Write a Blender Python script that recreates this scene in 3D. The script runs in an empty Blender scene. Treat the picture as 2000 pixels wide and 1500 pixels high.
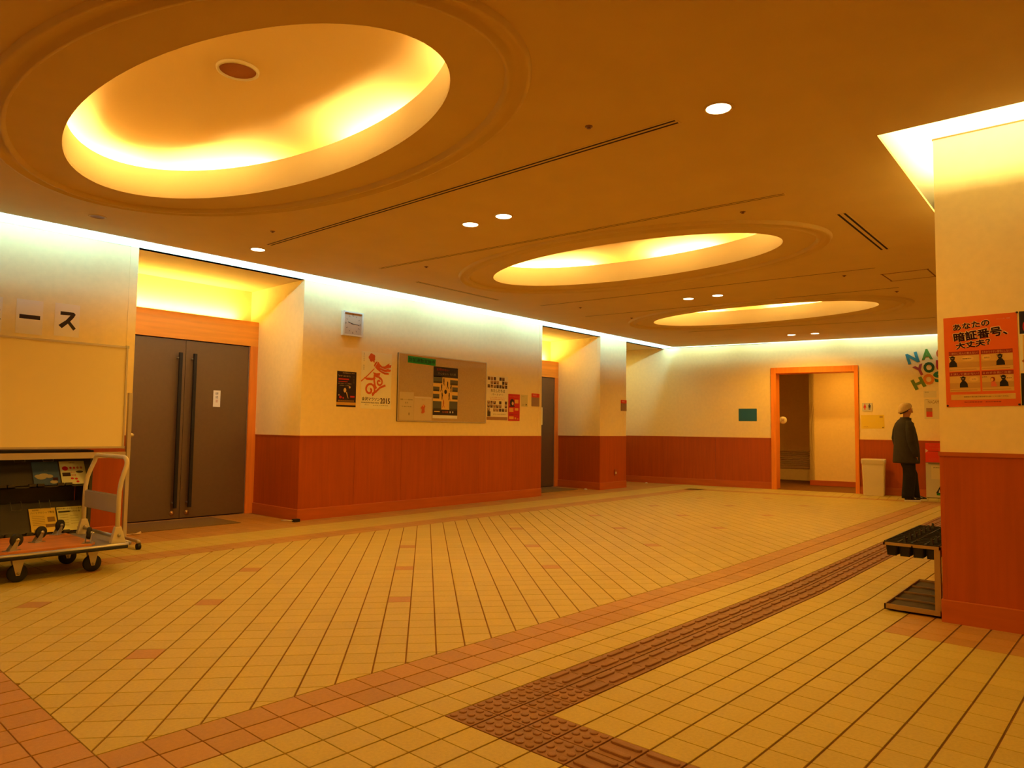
import bpy, bmesh, math, random
from math import sin, cos, pi, radians as R, sqrt
from mathutils import Vector as V, Matrix
from mathutils.geometry import tessellate_polygon
random.seed(7)
SC = bpy.context.scene
COL = SC.collection

# ------------------------------------------------------------------ camera
cd = bpy.data.cameras.new('camera'); cam = bpy.data.objects.new('camera', cd); COL.objects.link(cam)
FW, RT, UP = V((0.762, 0.645, 0.0623)), V((0.645, -0.764, 0.013)), V((-0.056, -0.030, 0.998))
YAW = 0.7384529296602023 - 0.03617005473093882; PIT = 0.06238535696499109; ROL = 0.01308426486169775
fw = V((cos(YAW)*cos(PIT), sin(YAW)*cos(PIT), sin(PIT))); rt = V((sin(YAW), -cos(YAW), 0)); up = rt.cross(fw)
rt2 = cos(ROL)*rt + sin(ROL)*up; up2 = -sin(ROL)*rt + cos(ROL)*up
CAMH = 1.12528
cam.matrix_world = Matrix(((rt2.x, up2.x, -fw.x, 0), (rt2.y, up2.y, -fw.y, 0), (rt2.z, up2.z, -fw.z, CAMH), (0, 0, 0, 1)))
cd.sensor_fit = 'HORIZONTAL'; cd.sensor_width = 36; cd.lens = 36*1404.756/2000; cd.clip_start = .05
SC.camera = cam
# ------------------------------------------------------------------ world, exposure, large lamps
w = bpy.data.worlds.new('world'); SC.world = w; w.use_nodes = True
w.node_tree.nodes['Background'].inputs[0].default_value = (1, .62, .22, 1)
w.node_tree.nodes['Background'].inputs[1].default_value = 0.02
vs = SC.view_settings; vs.view_transform = 'Standard'; vs.look = 'None'; vs.gamma = 1; vs.use_curve_mapping = False
vs.exposure = 0.07
WARM = (1, .49, .05)          # tungsten downlights and cove lamps
YEL = (1, .86, .22)            # lamps over the doors
COOL = (.40, .80, 1)           # fluorescent strips along the walls
COVE_E, STRIP_E, DOOR_E, DOWN_E, PIL_E = 145, 9.0, 19, 72, 20
COVC = (1, .65, .21)
ZC = 2.915

def area(name, loc, target, sx, sy, power, col, spread=180, shape='RECTANGLE', axis=None):
    l = bpy.data.lights.new(name, 'AREA'); l.shape = shape; l.size = sx; l.size_y = sy
    l.energy = power; l.color = col; l.spread = R(spread)
    o = bpy.data.objects.new(name, l); COL.objects.link(o)
    z = -(V(target) - V(loc)).normalized()
    x = V(axis).normalized() if axis else V((1, 0, 0))
    y = z.cross(x).normalized(); x = y.cross(z)
    o.matrix_world = Matrix(((x.x, y.x, z.x, loc[0]), (x.y, y.y, z.y, loc[1]), (x.z, y.z, z.z, loc[2]), (0, 0, 0, 1)))
    return o

YW = 7.522                     # left wall plane
TH = 0.03617005473093882       # the near floor grid is laid 2 degrees off the left wall
BA = R(9.017)                  # the back wall is 9 degrees off square
BO = V((15.19, 0, 0)); BX = V((-sin(BA), cos(BA), 0)); BN = V((cos(BA), sin(BA), 0))
def bk(t, z=0, off=0): return BO + BX*t - BN*off + V((0, 0, z))
ELL = [(2.20, 4.13), (6.58, 4.05), (10.72, 4.20)]
EA, EB = .785, 1.705
# strip along the left wall
for k in range(9):
    u = -1.9 + k*1.9
    if u < 14: area('strip_lamp', (u, YW-.31, ZC+.125), (u, YW, ZC-.04), 1.75, .03, STRIP_E, COOL)
for k in range(6):
    t = 7.0 - k*1.9; p = bk(t, ZC+.15, .19)
    area('strip_lamp', p, bk(t, ZC-.12, 0), 1.75, .03, STRIP_E*.8, (.60, .92, .80), axis=BX)
# lamps above the two recessed doors and in the third recess
area('door_cove_lamp', (3.95, 8.735, 2.50), (3.95, 8.81, 2.9), 1.7, .04, DOOR_E, YEL)
area('door_cove_lamp', (10.7, 8.735, 2.50), (10.7, 8.81, 2.9), 1.5, .04, DOOR_E, YEL)
# cove lamps around the three oval domes
for ci, (cu, cv) in enumerate(ELL):
    for ph, ln, k in ((92, .9, 1.2), (128, .8, .9), (48, 1.0, 1.25), (-8, .8, .85), (-58, .9, .5), (-100, .7, .45), (180, 1.0, .5)):
        a, b = EA+.17, EB+.17
        p = (cu + a*cos(R(ph)), cv + b*sin(R(ph)), ZC+.13)
        tg = V((-a*sin(R(ph)), b*cos(R(ph)), 0))
        area('cove_lamp', p, (p[0], p[1], p[2]+1), ln, .05, COVE_E*k/7, COVC, axis=tg)
area('recess_lamp', (13.0, 8.2, 2.84), (13.0, 8.2, 0), .9, .08, 5, YEL)
# corridor lamp beyond the framed opening
area('corridor_lamp', bk(4.2, 2.55, -.75), bk(4.2, 0, -1.0), .6, .3, 15, WARM)
# slot around the pillar
area('pillar_cove_lamp', (4.50, .2, ZC+.10), (5.0, .2, ZC+.2), 1.7, .05, PIL_E, (1, .84, .36), axis=(0, 1, 0))
area('pillar_cove_lamp', (5.9, 1.2, ZC+.10), (5.9, .9, ZC+.2), 2.0, .05, PIL_E*1.2, (1, .84, .36))

# ------------------------------------------------------------------ materials
MATS = {}
def mat(name, col, rough=.6, var=0, scale=8, stretch=None, bump=0, bscale=60, metal=0, emit=None, es=0, alpha=1, rnd=0, spec=.4, coat=0):
    if name in MATS: return MATS[name]
    m = bpy.data.materials.new(name); m.use_nodes = True; nt = m.node_tree; N = nt.nodes; L = nt.links
    b = N['Principled BSDF']; b.inputs['Roughness'].default_value = rough; b.inputs['Metallic'].default_value = metal
    b.inputs['Specular IOR Level'].default_value = spec
    if coat: b.inputs['Coat Weight'].default_value = coat; b.inputs['Coat Roughness'].default_value = .15
    b.inputs['Base Color'].default_value = (*col, 1)
    src = None
    if var or rnd or bump:
        g = N.new('ShaderNodeNewGeometry')
        mp = N.new('ShaderNodeMapping'); L.new(g.outputs['Position'], mp.inputs['Vector'])
        if stretch: mp.inputs['Scale'].default_value = stretch
    if var or rnd:
        mix = N.new('ShaderNodeMix'); mix.data_type = 'RGBA'; mix.blend_type = 'MULTIPLY'; mix.inputs[0].default_value = 1
        mix.inputs[6].default_value = (*col, 1)
        fac = N.new('ShaderNodeMath'); fac.operation = 'ADD'; fac.inputs[0].default_value = 1-var*.5; fac.inputs[1].default_value = 0
        nz = N.new('ShaderNodeTexNoise'); nz.inputs['Scale'].default_value = scale; nz.inputs['Detail'].default_value = 6
        L.new(mp.outputs[0], nz.inputs['Vector'])
        mr = N.new('ShaderNodeMapRange'); mr.inputs[1].default_value = .3; mr.inputs[2].default_value = .7
        mr.inputs[3].default_value = 1-var; mr.inputs[4].default_value = 1+var*.4
        L.new(nz.outputs[0], mr.inputs[0]); L.new(mr.outputs[0], fac.inputs[0])
        if rnd:
            oi = N.new('ShaderNodeObjectInfo'); ad = N.new('ShaderNodeMath'); ad.operation = 'ADD'
            L.new(oi.outputs['Random'], ad.inputs[0]); L.new(g.outputs['Random Per Island'], ad.inputs[1])
            fr = N.new('ShaderNodeMath'); fr.operation = 'FRACT'; L.new(ad.outputs[0], fr.inputs[0])
            m2 = N.new('ShaderNodeMapRange'); m2.inputs[3].default_value = -rnd; m2.inputs[4].default_value = rnd*.6
            L.new(fr.outputs[0], m2.inputs[0]); L.new(m2.outputs[0], fac.inputs[1])
        L.new(fac.outputs[0], mix.inputs[7]); L.new(mix.outputs[2], b.inputs['Base Color'])
    if bump:
        n2 = N.new('ShaderNodeTexNoise'); n2.inputs['Scale'].default_value = bscale; n2.inputs['Detail'].default_value = 3
        L.new(mp.outputs[0], n2.inputs['Vector'])
        bp = N.new('ShaderNodeBump'); bp.inputs['Strength'].default_value = bump; bp.inputs['Distance'].default_value = .003
        L.new(n2.outputs[0], bp.inputs['Height']); L.new(bp.outputs[0], b.inputs['Normal'])
    if emit: b.inputs['Emission Color'].default_value = (*emit, 1); b.inputs['Emission Strength'].default_value = es
    if alpha < 1: b.inputs['Alpha'].default_value = alpha
    MATS[name] = m; return m
def srgb(r, g, b):
    f = lambda c: (c/255/12.92) if c <= 10 else ((c/255+.055)/1.055)**2.4
    return (f(r), f(g), f(b))

M_CEIL = mat('ceiling_paint', (.77, .58, .27), .9, var=.04, scale=3, bump=.15, bscale=120)
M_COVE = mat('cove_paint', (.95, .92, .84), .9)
M_DOME = mat('dome_glow_tint', (.95, .76, .42), .9)  # warmer than the upstand: the dome's orange glow put into its colour
M_WALL = mat('wall_paper', (.95, .75, .38), .85, var=.04, scale=20, stretch=(1, 1, 1), bump=.15, bscale=90)
M_WALLW = mat('cove_wall_paint', (.92, .92, .80), .85)
M_WOOD = mat('wainscot_wood', (.45, .080, .004), .42, var=.13, scale=26, stretch=(1, 1, .06), bump=.05, spec=.35, rnd=.05)
M_WOODL = mat('door_frame_wood', (.97, .36, .028), .45, var=.14, scale=22, stretch=(.06, 1, 1), spec=.35)
M_WOODV = mat('jamb_wood', (.90, .27, .022), .45, var=.16, scale=22, stretch=(1, 1, .06), spec=.35)
M_BASE = mat('baseboard_wood', (.52, .115, .015), .4, var=.12, scale=20, stretch=(.1, .1, 1), spec=.4)
M_CREAM = mat('cream_tile', (.555, .415, .090), .5, var=.10, scale=70, bump=.3, bscale=260, rnd=.055, spec=.3)
M_ORANGE = mat('terracotta_tile', (.47, .235, .055), .5, var=.10, scale=60, bump=.3, bscale=260, rnd=.10, spec=.3)
M_BROWN = mat('tactile_tile_brown', (.30, .135, .065), .55, var=.10, scale=60, bump=.3, bscale=200, rnd=.1, spec=.3)
M_GROUT = mat('grout', (.23, .10, .02), .9, var=.2, scale=10)
M_DOOR = mat('brown_metal_door', (.175, .105, .042), .42, var=.05, scale=30, spec=.5, metal=.15)
M_BLACK = mat('black_plastic', (.012, .011, .010), .45)
M_RUBBER = mat('black_rubber', (.02, .018, .016), .7)
M_DARK = mat('dark_gap', (.015, .008, .004), .9)
M_STEEL = mat('steel', (.45, .42, .38), .35, metal=.8)
M_ALU = mat('aluminium', (.60, .52, .42), .35, metal=.5)
M_PAINTW = mat('cream_steel_tube', (.68, .60, .44), .4)
M_WHITE = mat('white_plastic', (.82, .78, .66), .5)
M_PAPER = mat('white_paper', (.85, .80, .68), .7)
M_BOARD = mat('whiteboard_enamel', (.97, .84, .52), .3, spec=.4)
M_FELT = mat('bulletin_felt', (.55, .38, .20), .9, var=.08, scale=60)
M_MAT = mat('grey_carpet_mat', (.20, .125, .06), .95, var=.2, scale=90, bump=.5, bscale=300)
M_PLY = mat('plywood', (.62, .21, .045), .5, var=.3, scale=10, stretch=(.3, 2, 1))
M_BRASS = mat('brass', (.7, .45, .15), .3, metal=.9)
def paint(r, g, b, rough=.65): return mat('print_%d_%d_%d' % (r, g, b), srgb(r, g, b), rough)

# ------------------------------------------------------------------ mesh builder
class MB:
    def __init__(s): s.v = []; s.f = []; s.m = []; s.ms = []; s.smooth = []
    def mi(s, m):
        if m not in s.ms: s.ms.append(m)
        return s.ms.index(m)
    def add(s, vs, fs, m, sm=False):
        o = len(s.v); s.v += [tuple(x) for x in vs]; k = s.mi(m)
        for f in fs: s.f.append([o+i for i in f]); s.m.append(k); s.smooth.append(sm)
    def hexa(s, p, m):
        s.add(p, [(0, 3, 2, 1), (4, 5, 6, 7), (0, 1, 5, 4), (1, 2, 6, 5), (2, 3, 7, 6), (3, 0, 4, 7)], m)
    def box(s, a, b, m):
        x0, y0, z0 = [min(a[i], b[i]) for i in range(3)]; x1, y1, z1 = [max(a[i], b[i]) for i in range(3)]
        s.hexa([(x0, y0, z0), (x1, y0, z0), (x1, y1, z0), (x0, y1, z0), (x0, y0, z1), (x1, y0, z1), (x1, y1, z1), (x0, y1, z1)], m)
    def obox(s, c, X, Y, Z, m):      # centre and half-axis vectors
        c, X, Y, Z = V(c), V(X), V(Y), V(Z)
        s.hexa([c-X-Y-Z, c+X-Y-Z, c+X+Y-Z, c-X+Y-Z, c-X-Y+Z, c+X-Y+Z, c+X+Y+Z, c-X+Y+Z], m)
    def tube(s, pts, r, m, n=10, caps=True, flat=1):
        pts = [V(p) for p in pts]; rings = []
        rr = r if isinstance(r, (list, tuple)) else [r]*len(pts)
        prev = None
        for i, p in enumerate(pts):
            d = (pts[min(i+1, len(pts)-1)] - pts[max(i-1, 0)]).normalized()
            if prev is None: a = d.cross(V((0, 0, 1)) if abs(d.z) < .95 else V((1, 0, 0))).normalized()
            else: a = (prev - d*prev.dot(d)).normalized()
            prev = a; b = d.cross(a)
            rings.append([p + (a*cos(2*pi*k/n) + b*sin(2*pi*k/n))*rr[i] for k in range(n)])
        vs = [q for rg in rings for q in rg]; fs = []
        for i in range(len(pts)-1):
            for k in range(n): fs.append((i*n+k, i*n+(k+1) % n, (i+1)*n+(k+1) % n, (i+1)*n+k))
        if caps: fs += [tuple(range(n))[::-1], tuple(range((len(pts)-1)*n, len(pts)*n))]
        s.add(vs, fs, m, n > 6)
    def loft(s, rings, m, cap=True, sm=True):
        n = len(rings[0]); vs = [q for rg in rings for q in rg]; fs = []
        for i in range(len(rings)-1):
            for k in range(n): fs.append((i*n+k, i*n+(k+1) % n, (i+1)*n+(k+1) % n, (i+1)*n+k))
        if cap: fs += [tuple(range(n))[::-1], tuple(range((len(rings)-1)*n, len(rings)*n))]
        s.add(vs, fs, m, sm)
    def lathe(s, c, prof, m, n=24, axis=(0, 0, 1), cap=True):
        c = V(c); ax = V(axis).normalized(); a = ax.cross(V((0, 0, 1)) if abs(ax.z) < .9 else V((1, 0, 0))).normalized(); b = ax.cross(a)
        s.loft([[c + ax*h + (a*cos(2*pi*k/n) + b*sin(2*pi*k/n))*max(r, 1e-4) for k in range(n)] for r, h in prof], m, cap)
    def prism(s, poly, z0, z1, m):
        n = len(poly); vs = [(x, y, z0) for x, y in poly] + [(x, y, z1) for x, y in poly]
        s.add(vs, [tuple(range(n))[::-1], tuple(range(n, 2*n))] + [(i, (i+1) % n, n+(i+1) % n, n+i) for i in range(n)], m)
    def quad(s, a, b, c, d, m): s.add([a, b, c, d], [(0, 1, 2, 3)], m)
    def build(s, name, parent=None, origin=None, **props):
        me = bpy.data.meshes.new(name)
        o0 = V(origin) if origin is not None else V((0, 0, 0))
        me.from_pydata([tuple(V(p)-o0) for p in s.v], [], s.f)
        for m in s.ms: me.materials.append(m)
        me.polygons.foreach_set('material_index', s.m); me.polygons.foreach_set('use_smooth', s.smooth)
        me.update()
        return put(name, me, parent, o0, **props)
def put(name, me, parent=None, loc=(0, 0, 0), rot=0, **props):
    o = bpy.data.objects.new(name, me); COL.objects.link(o)
    if parent is not None:
        o.parent = parent
        o.location = V(loc) - wloc(parent)
    else: o.location = loc
    if rot: o.rotation_euler = (0, 0, rot)
    for k, v in props.items(): o[k] = v
    return o
WL = {}
def wloc(o):
    p = V(o.location)
    while o.parent: o = o.parent; p += V(o.location)
    return p
def empty(name, loc, **props):
    o = bpy.data.objects.new(name, None); COL.objects.link(o); o.location = loc; o.empty_display_size = .1
    for k, v in props.items(): o[k] = v
    return o
def bevel(o, wd=.004, seg=2):
    m = o.modifiers.new('bevel', 'BEVEL'); m.width = wd; m.segments = seg; m.limit_method = 'ANGLE'; m.angle_limit = R(40); return o

# ------------------------------------------------------------------ frames for things on walls
class Fr:
    def __init__(s, o, r, u=(0, 0, 1)):
        s.o = V(o); s.r = V(r).normalized(); s.u = V(u).normalized(); s.n = s.r.cross(s.u)   # n points into the room
    def p(s, x, y, d=0): return s.o + s.r*x + s.u*y + s.n*d
def tilt(fr, a): return Fr(fr.o, fr.r*cos(a)+fr.u*sin(a), fr.u*cos(a)-fr.r*sin(a))
def frect(mb, fr, x0, y0, x1, y1, d, m, th=.0004):
    c = fr.p((x0+x1)/2, (y0+y1)/2, d+th/2)
    mb.obox(c, fr.r*abs(x1-x0)/2, fr.u*abs(y1-y0)/2, fr.n*th/2, m)
LAY = [0]
def lay(d):
    LAY[0] = (LAY[0]+1) % 24
    return d+LAY[0]*1.6e-5
def fpoly(mb, fr, pts, d, m):
    d = lay(d)
    mb_pts = [fr.p(x, y, d) for x, y in pts]
    area2 = sum(pts[i][0]*pts[(i+1) % len(pts)][1]-pts[(i+1) % len(pts)][0]*pts[i][1] for i in range(len(pts)))
    idx = list(range(len(pts)))
    tris = tessellate_polygon([[V((x, y, 0)) for x, y in pts]])
    mb.add(mb_pts, [tuple(t) for t in tris], m)
def fcirc(mb, fr, cx, cy, rx, ry, d, m, n=20):
    fpoly(mb, fr, [(cx+rx*cos(2*pi*k/n), cy+ry*sin(2*pi*k/n)) for k in range(n)], d, m)
def fstroke(mb, fr, pts, w, d, m):
    d = lay(d); n = len(pts); ws = w if isinstance(w, (list, tuple)) else [w]*n
    Lp, Rp = [], []
    for i in range(n):
        a = V(pts[max(i-1, 0)]); b = V(pts[min(i+1, n-1)]); t = (b-a).normalized(); nn = V((-t.y, t.x))
        p = V(pts[i]); Lp.append(p+nn*ws[i]/2); Rp.append(p-nn*ws[i]/2)
    for i in range(n-1):
        mb.add([fr.p(*q, d) for q in (Rp[i], Rp[i+1], Lp[i+1], Lp[i])], [(0, 1, 2, 3)], m)
TXT = {}
def text_mesh(s, bold):
    k = (s, bold)
    if k in TXT: return TXT[k]
    c = bpy.data.curves.new('t', 'FONT'); c.body = s; c.offset = bold; c.resolution_u = 3
    o = bpy.data.objects.new('t', c); COL.objects.link(o); bpy.context.view_layer.update()
    me = bpy.data.meshes.new_from_object(o.evaluated_get(bpy.context.evaluated_depsgraph_get()))
    vs = [(v.co.x, v.co.y) for v in me.vertices]; fs = [tuple(p.vertices) for p in me.polygons]
    bpy.data.objects.remove(o); bpy.data.curves.remove(c); bpy.data.meshes.remove(me)
    xs = [v[0] for v in vs]; ys = [v[1] for v in vs]
    TXT[k] = (vs, fs, min(xs), max(xs), min(ys), max(ys)); return TXT[k]
def ftext(mb, fr, s, x, y, h, m, d=.0012, w=None, bold=.02, rot=0, anchor='c', thick=0, fat=0):
    vs, fs, x0, x1, y0, y1 = text_mesh(s, 0)
    if bold > .025 and not fat: fat = .022
    if fat:
        for k in range(8):
            ftext(mb, fr, s, x+fat*h*cos(k*pi/4), y+fat*h*sin(k*pi/4), h, m, d-.00005*k, w, 0, rot, anchor, thick)
    sc = h/(y1-y0); sx = sc if w is None else w/(x1-x0)
    cx = (x0+x1)/2 if anchor == 'c' else x0
    out = []
    for a, b in vs:
        px, py = (a-cx)*sx, (b-(y0+y1)/2)*sc
        out.append(fr.p(x+px*cos(rot)-py*sin(rot), y+px*sin(rot)+py*cos(rot), d+thick))
    mb.add(out, fs, m)
def sheet(name, fr, w, h, m, draw, label, cat, group=None, th=.0012, curl=0):
    mb = MB(); frect(mb, fr, 0, 0, w, h, .001, m, th)
    o = mb.build(name, None, fr.o, label=label, category=cat)
    if group: o['group'] = group
    p = MB(); draw(p, Fr(fr.p(0, 0, th-.0012), fr.r, fr.u), w, h)
    if p.f: p.build('print', o, fr.o)
    return o

LW = lambda u, z: Fr((u, YW, z), (1, 0, 0))
BK = lambda t, z, off=0: Fr(bk(t, z, off), -BX)
PU = 5.065
PF = lambda v, z: Fr((PU, v, z), (0, -1, 0))

# ================================================================== SETTING
# ---------------------------------------------------------------- floor
XB_ = 5.33                                      # where the near grid bends to follow the walls
GX0, GY0, GSX, GSY = 1.97372, 2.13364, .150359, .14925
def nearw(x, y): return (x*cos(TH)+y*sin(TH), -x*sin(TH)+y*cos(TH))
def outer(x, y):
    if x <= XB_: return nearw(x, y)
    p = nearw(XB_, y); return (p[0]+(x-XB_), p[1])
def node(i, j): return outer(GX0+i*GSX, GY0-(j-5)*GSY)
def clip(poly, hp):
    for a, b, c in hp:                          # keep a*x+b*y>=c
        out = []
        for i in range(len(poly)):
            p, q = poly[i], poly[(i+1) % len(poly)]
            dp, dq = a*p[0]+b*p[1]-c, a*q[0]+b*q[1]-c
            if dp >= 0: out.append(p)
            if (dp > 0) != (dq > 0) and abs(dp-dq) > 1e-12:
                t = dp/(dp-dq); out.append((p[0]+(q[0]-p[0])*t, p[1]+(q[1]-p[1])*t))
        poly = out
        if len(poly) < 3: return []
    return poly
def parea(p): return .5*sum(p[i][0]*p[(i+1) % len(p)][1]-p[(i+1) % len(p)][0]*p[i][1] for i in range(len(p)))
def back_hp(off): return (-cos(BA), -sin(BA), -(BO.x*cos(BA)) + off)    # keep points at least off in front of the back wall
def hp_through(p, q, inside):
    a, b = -(q[1]-p[1]), q[0]-p[0]; c = a*p[0]+b*p[1]
    if a*inside[0]+b*inside[1] < c: a, b, c = -a, -b, -c
    l = sqrt(a*a+b*b); return (a/l, b/l, c/l)
tiles = []                                      # (polygon, material, kind, extra)
G1, G2 = .004, .002
# outer grid
for i in range(-16, 80):
    for j in range(-24, 40):
        inL = j < 1
        if inL and i >= -7: continue
        P4 = [outer(GX0+(i+a)*GSX + sa*G2, GY0-(j+b-5)*GSY + sb*G1) for a, b, sa, sb in ((0, 1, 1, 1), (1, 1, -1, 1), (1, 0, -1, -1), (0, 0, 1, -1))]
        tact = (5 <= j < 7 and i >= 0) or (0 <= i < 2 and 7 <= j < 34)
        cx = sum(p[0] for p in P4)/4; cy = sum(p[1] for p in P4)/4
        if cx > 5.09 and cy < .83 and cx < 8.2: continue
        hp = [back_hp(.95)]
        if inL: hp.append((0, -1, -6.222))
        full = all(a*p[0]+b*p[1] >= c for p in P4 for a, b, c in hp)
        if not full: P4 = clip(P4, hp)
        if len(P4) < 3 or abs(parea(P4)) < .0006: continue
        if tact:
            dots = (i < 4 and j < 7) or (j < 9 and i < 2)
            kind = 'dot' if dots else ('barL' if j < 7 else 'barC')
            tiles.append((P4, M_BROWN, kind, (i, j, full)))
        else:
            org = i < -7 or 1 <= j < 3 or (i >= 17 and j >= 11 and i < 46)
            tiles.append((P4, M_ORANGE if org else M_CREAM, 'tile', None))
# diagonal interior field
AN = 0.8568018199845664; IX, IY, ISA, ISB = .98136, 3.0695, .149366, .151054
acc = {(12, -8), (5, -1), (12, -1), (19, -1), (12, 7), (19, 7), (26, 7), (34, 15), (26, 15), (19, 15), (42, 23), (34, 23), (50, 31), (58, 39),
       (58, 47), (50, 39), (50, 47), (42, 31), (42, 39), (34, 31), (26, 23), (5, -8), (19, -9)}
L1a, L1b = node(-7, 1), node(22, 1); L1c = node(24, 1); L1d = node(40, 1)
ia, ib = node(-7, 1), node(-7, -10)
hpI = [hp_through(L1a, L1b, (5, 5)), hp_through(L1c, L1d, (8, 5)), hp_through(ia, ib, (5, 5)), (0, -1, -6.222), back_hp(1.235)]
hpI = [(a, b, c+.002) for a, b, c in hpI]
def inode(r, c, er=0, ec=0):
    j = r*ISB+er; i = c*ISA+ec
    return nearw(IX + j*cos(AN)+i*sin(AN), IY + j*sin(AN)-i*cos(AN))
for r in range(-40, 90):
    for c in range(-60, 80):
        q = inode(r+.5, c+.5)
        if not (.4 < q[0] < 14.2 and 2 < q[1] < 6.8): continue
        P4 = [inode(r, c, G2, G1), inode(r, c+1, G2, -G1), inode(r+1, c+1, -G2, -G1), inode(r+1, c, -G2, G1)]
        if parea(P4) < 0: P4 = P4[::-1]
        P5 = clip(P4, hpI)
        if len(P5) < 3 or abs(parea(P5)) < .0004: continue
        tiles.append((P5, M_ORANGE if (r, c) in acc else M_CREAM, 'tile', None))
# strips along the left wall, recess floors, strip along the back wall
rows = [(6.222, 6.372, 0), (6.372, 6.522, 0)] + [(6.522+k*.142, 6.522+(k+1)*.142, 1) for k in range(4)] + [(7.09+k*.144, 7.09+(k+1)*.144, 0) for k in range(3)] + [(7.522+k*.15, 7.522+(k+1)*.15, 2) for k in range(9)]
for v0, v1, kd in rows:
    for k in range(-14, 100):
        u0 = k*.15; u1 = u0+.15; um = u0+.075
        if kd == 2 and not (3.03 < um < 5.0 or 9.7 < um < 11.6 or 12.45 < um): continue
        if kd == 2 and v0 > 8.6: continue
        hp = [back_hp(.95 if kd == 0 and v0 < 6.6 else 0)]
        P4 = clip([(u0+G2, v0+G2), (u1-G2, v0+G2), (u1-G2, v1-G2), (u0+G2, v1-G2)], hp)
        if len(P4) < 3 or parea(P4) < .0006: continue
        tiles.append((P4, M_CREAM if kd == 1 else M_ORANGE, 'tile', None))
offs = [(1.235, 1.093, 0), (1.093, .951, 0)] + [(.95-k*.158, .95-(k+1)*.158, 1) for k in range(6)]
for o0, o1, kd in offs:
    for k in range(-12, 50):
        t0 = k*.15
        P4 = [bk(t0+G2, 0, o0-G2), bk(t0+G2, 0, o1+G2), bk(t0+.15-G2, 0, o1+G2), bk(t0+.15-G2, 0, o0-G2)]
        P4 = [(p.x, p.y) for p in P4]
        if parea(P4) < 0: P4 = P4[::-1]
        hp = [(0, -1, -6.52)]
        if kd == 0: hp.append((0, 1, L1d[1]+.003))
        P5 = clip(P4, hp)
        if len(P5) < 3 or parea(P5) < .0006: continue
        tiles.append((P5, M_ORANGE if kd == 0 else M_CREAM, 'tile', None))

fl = MB(); fl.box((-3.2, -4, -.2), (19, 9.4, -.005), M_GROUT)
floor = fl.build('floor', kind='structure')
def cview(p):
    d = V((p[0], p[1], -CAMH)); q = d.dot(fw)
    if q <= .2: return None
    return 1000+1404.76*d.dot(rt2)/q, 750-1404.76*d.dot(up2)/q, q
def add_tile(mb, P, m, ox=0, oy=0, top=0):
    n = len(P); cx = sum(p[0] for p in P)/n; cy = sum(p[1] for p in P)/n
    if parea(P) < 0: P = P[::-1]
    ins = []
    for x, y in P:
        dx, dy = cx-x, cy-y; l = sqrt(dx*dx+dy*dy) or 1; k = min(.0015, l*.3)
        ins.append((x+dx/l*k, y+dy/l*k))
    vs = [(x-ox, y-oy, -.005) for x, y in P] + [(x-ox, y-oy, top-.001) for x, y in P] + [(x-ox, y-oy, top) for x, y in ins]
    mb.add(vs, [tuple(range(2*n, 3*n))] + [(i, (i+1) % n, n+(i+1) % n, n+i) for i in range(n)] + [(n+i, n+(i+1) % n, 2*n+(i+1) % n, 2*n+i) for i in range(n)], m)
scored = []
for t in tiles:
    P = t[0]; cx = sum(p[0] for p in P)/len(P); cy = sum(p[1] for p in P)/len(P)
    c = cview((cx, cy)); vis = c is not None and -30 < c[0] < 2030 and 700 < c[1] < 1530
    scored.append((abs(parea(P))/(c[2]**3) if vis else 0, cx, cy, t))
scored.sort(key=lambda s: -s[0])
SHARE = {}
count = 0; rest = MB(); tact_rest = MB()
def share_mesh(kind, m, P, cx, cy):
    key = (kind, m.name, tuple((round(x-cx, 4), round(y-cy, 4)) for x, y in P))
    if key in SHARE: return SHARE[key]
    mb = MB(); add_tile(mb, P, m, cx, cy); me = bpy.data.meshes.new(kind); me.from_pydata(mb.v, [], mb.f); me.materials.append(m); me.update()
    SHARE[key] = me; return me
def tactile(mb, kind, P, i, ox, oy, m):
    add_tile(mb, P, m, ox, oy, .001)
    a = V(P[0]); du = (V(P[1])-a); dv = (V(P[3])-a)
    if kind == 'dot':
        for p in range(3):
            for q in range(3):
                c = a + du*((p+.5)/3) + dv*((q+.5)/3)
                mb.lathe((c.x-ox, c.y-oy, 0), [(.0165, 0), (.0155, .0045), (.012, .0062), (.001, .0065)], m, 10, cap=False)
    else:
        for q in (.25, .75):
            if kind == 'barL': p0, p1, pw = a+du*.06+dv*q, a+du*.94+dv*q, dv.normalized()
            else: p0, p1, pw = a+dv*.04+du*q, a+dv*.96+du*q, du.normalized()
            dd = (p1-p0).normalized(); r = .0135
            def ringp(rr, z):
                out = []
                for cen, sg in ((p1, 1), (p0, -1)):
                    for k in range(5):
                        an = -pi/2+k*pi/4
                        out.append((cen+dd*sg*(cos(an)*rr-r) + pw*sg*sin(an)*rr))
                return [(v.x-ox, v.y-oy, z) for v in out]
            mb.loft([ringp(r, .0005), ringp(r-.0015, .0075), ringp(r-.005, .0088)], m, True, False)
ntact = 0
for sc_, cx, cy, (P, m, kind, ex_) in scored:
    if kind == 'tile':
        if sc_ > 0 and count < 299:
            count += 1
            put('tile', share_mesh('tile', m, P, cx, cy), floor, (cx, cy, 0))
        else: add_tile(rest, P, m)
    else:
        if sc_ > 0 and ntact < 240 and ex_[2]:
            ntact += 1
            key = (kind, tuple((round(x-cx, 3), round(y-cy, 3)) for x, y in P))
            if key not in SHARE:
                mb = MB(); tactile(mb, kind, P, 0, cx, cy, m)
                me = bpy.data.meshes.new('tactile_tile'); me.from_pydata(mb.v, [], mb.f); me.materials.append(m); me.update(); SHARE[key] = me
            put('tactile_tile', SHARE[key], floor, (cx, cy, 0))
        elif ex_[2]: tactile(tact_rest, kind, P, 0, 0, 0, m)
        else: add_tile(rest, P, m)
rest.build('tile', floor, kind='stuff')
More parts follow.
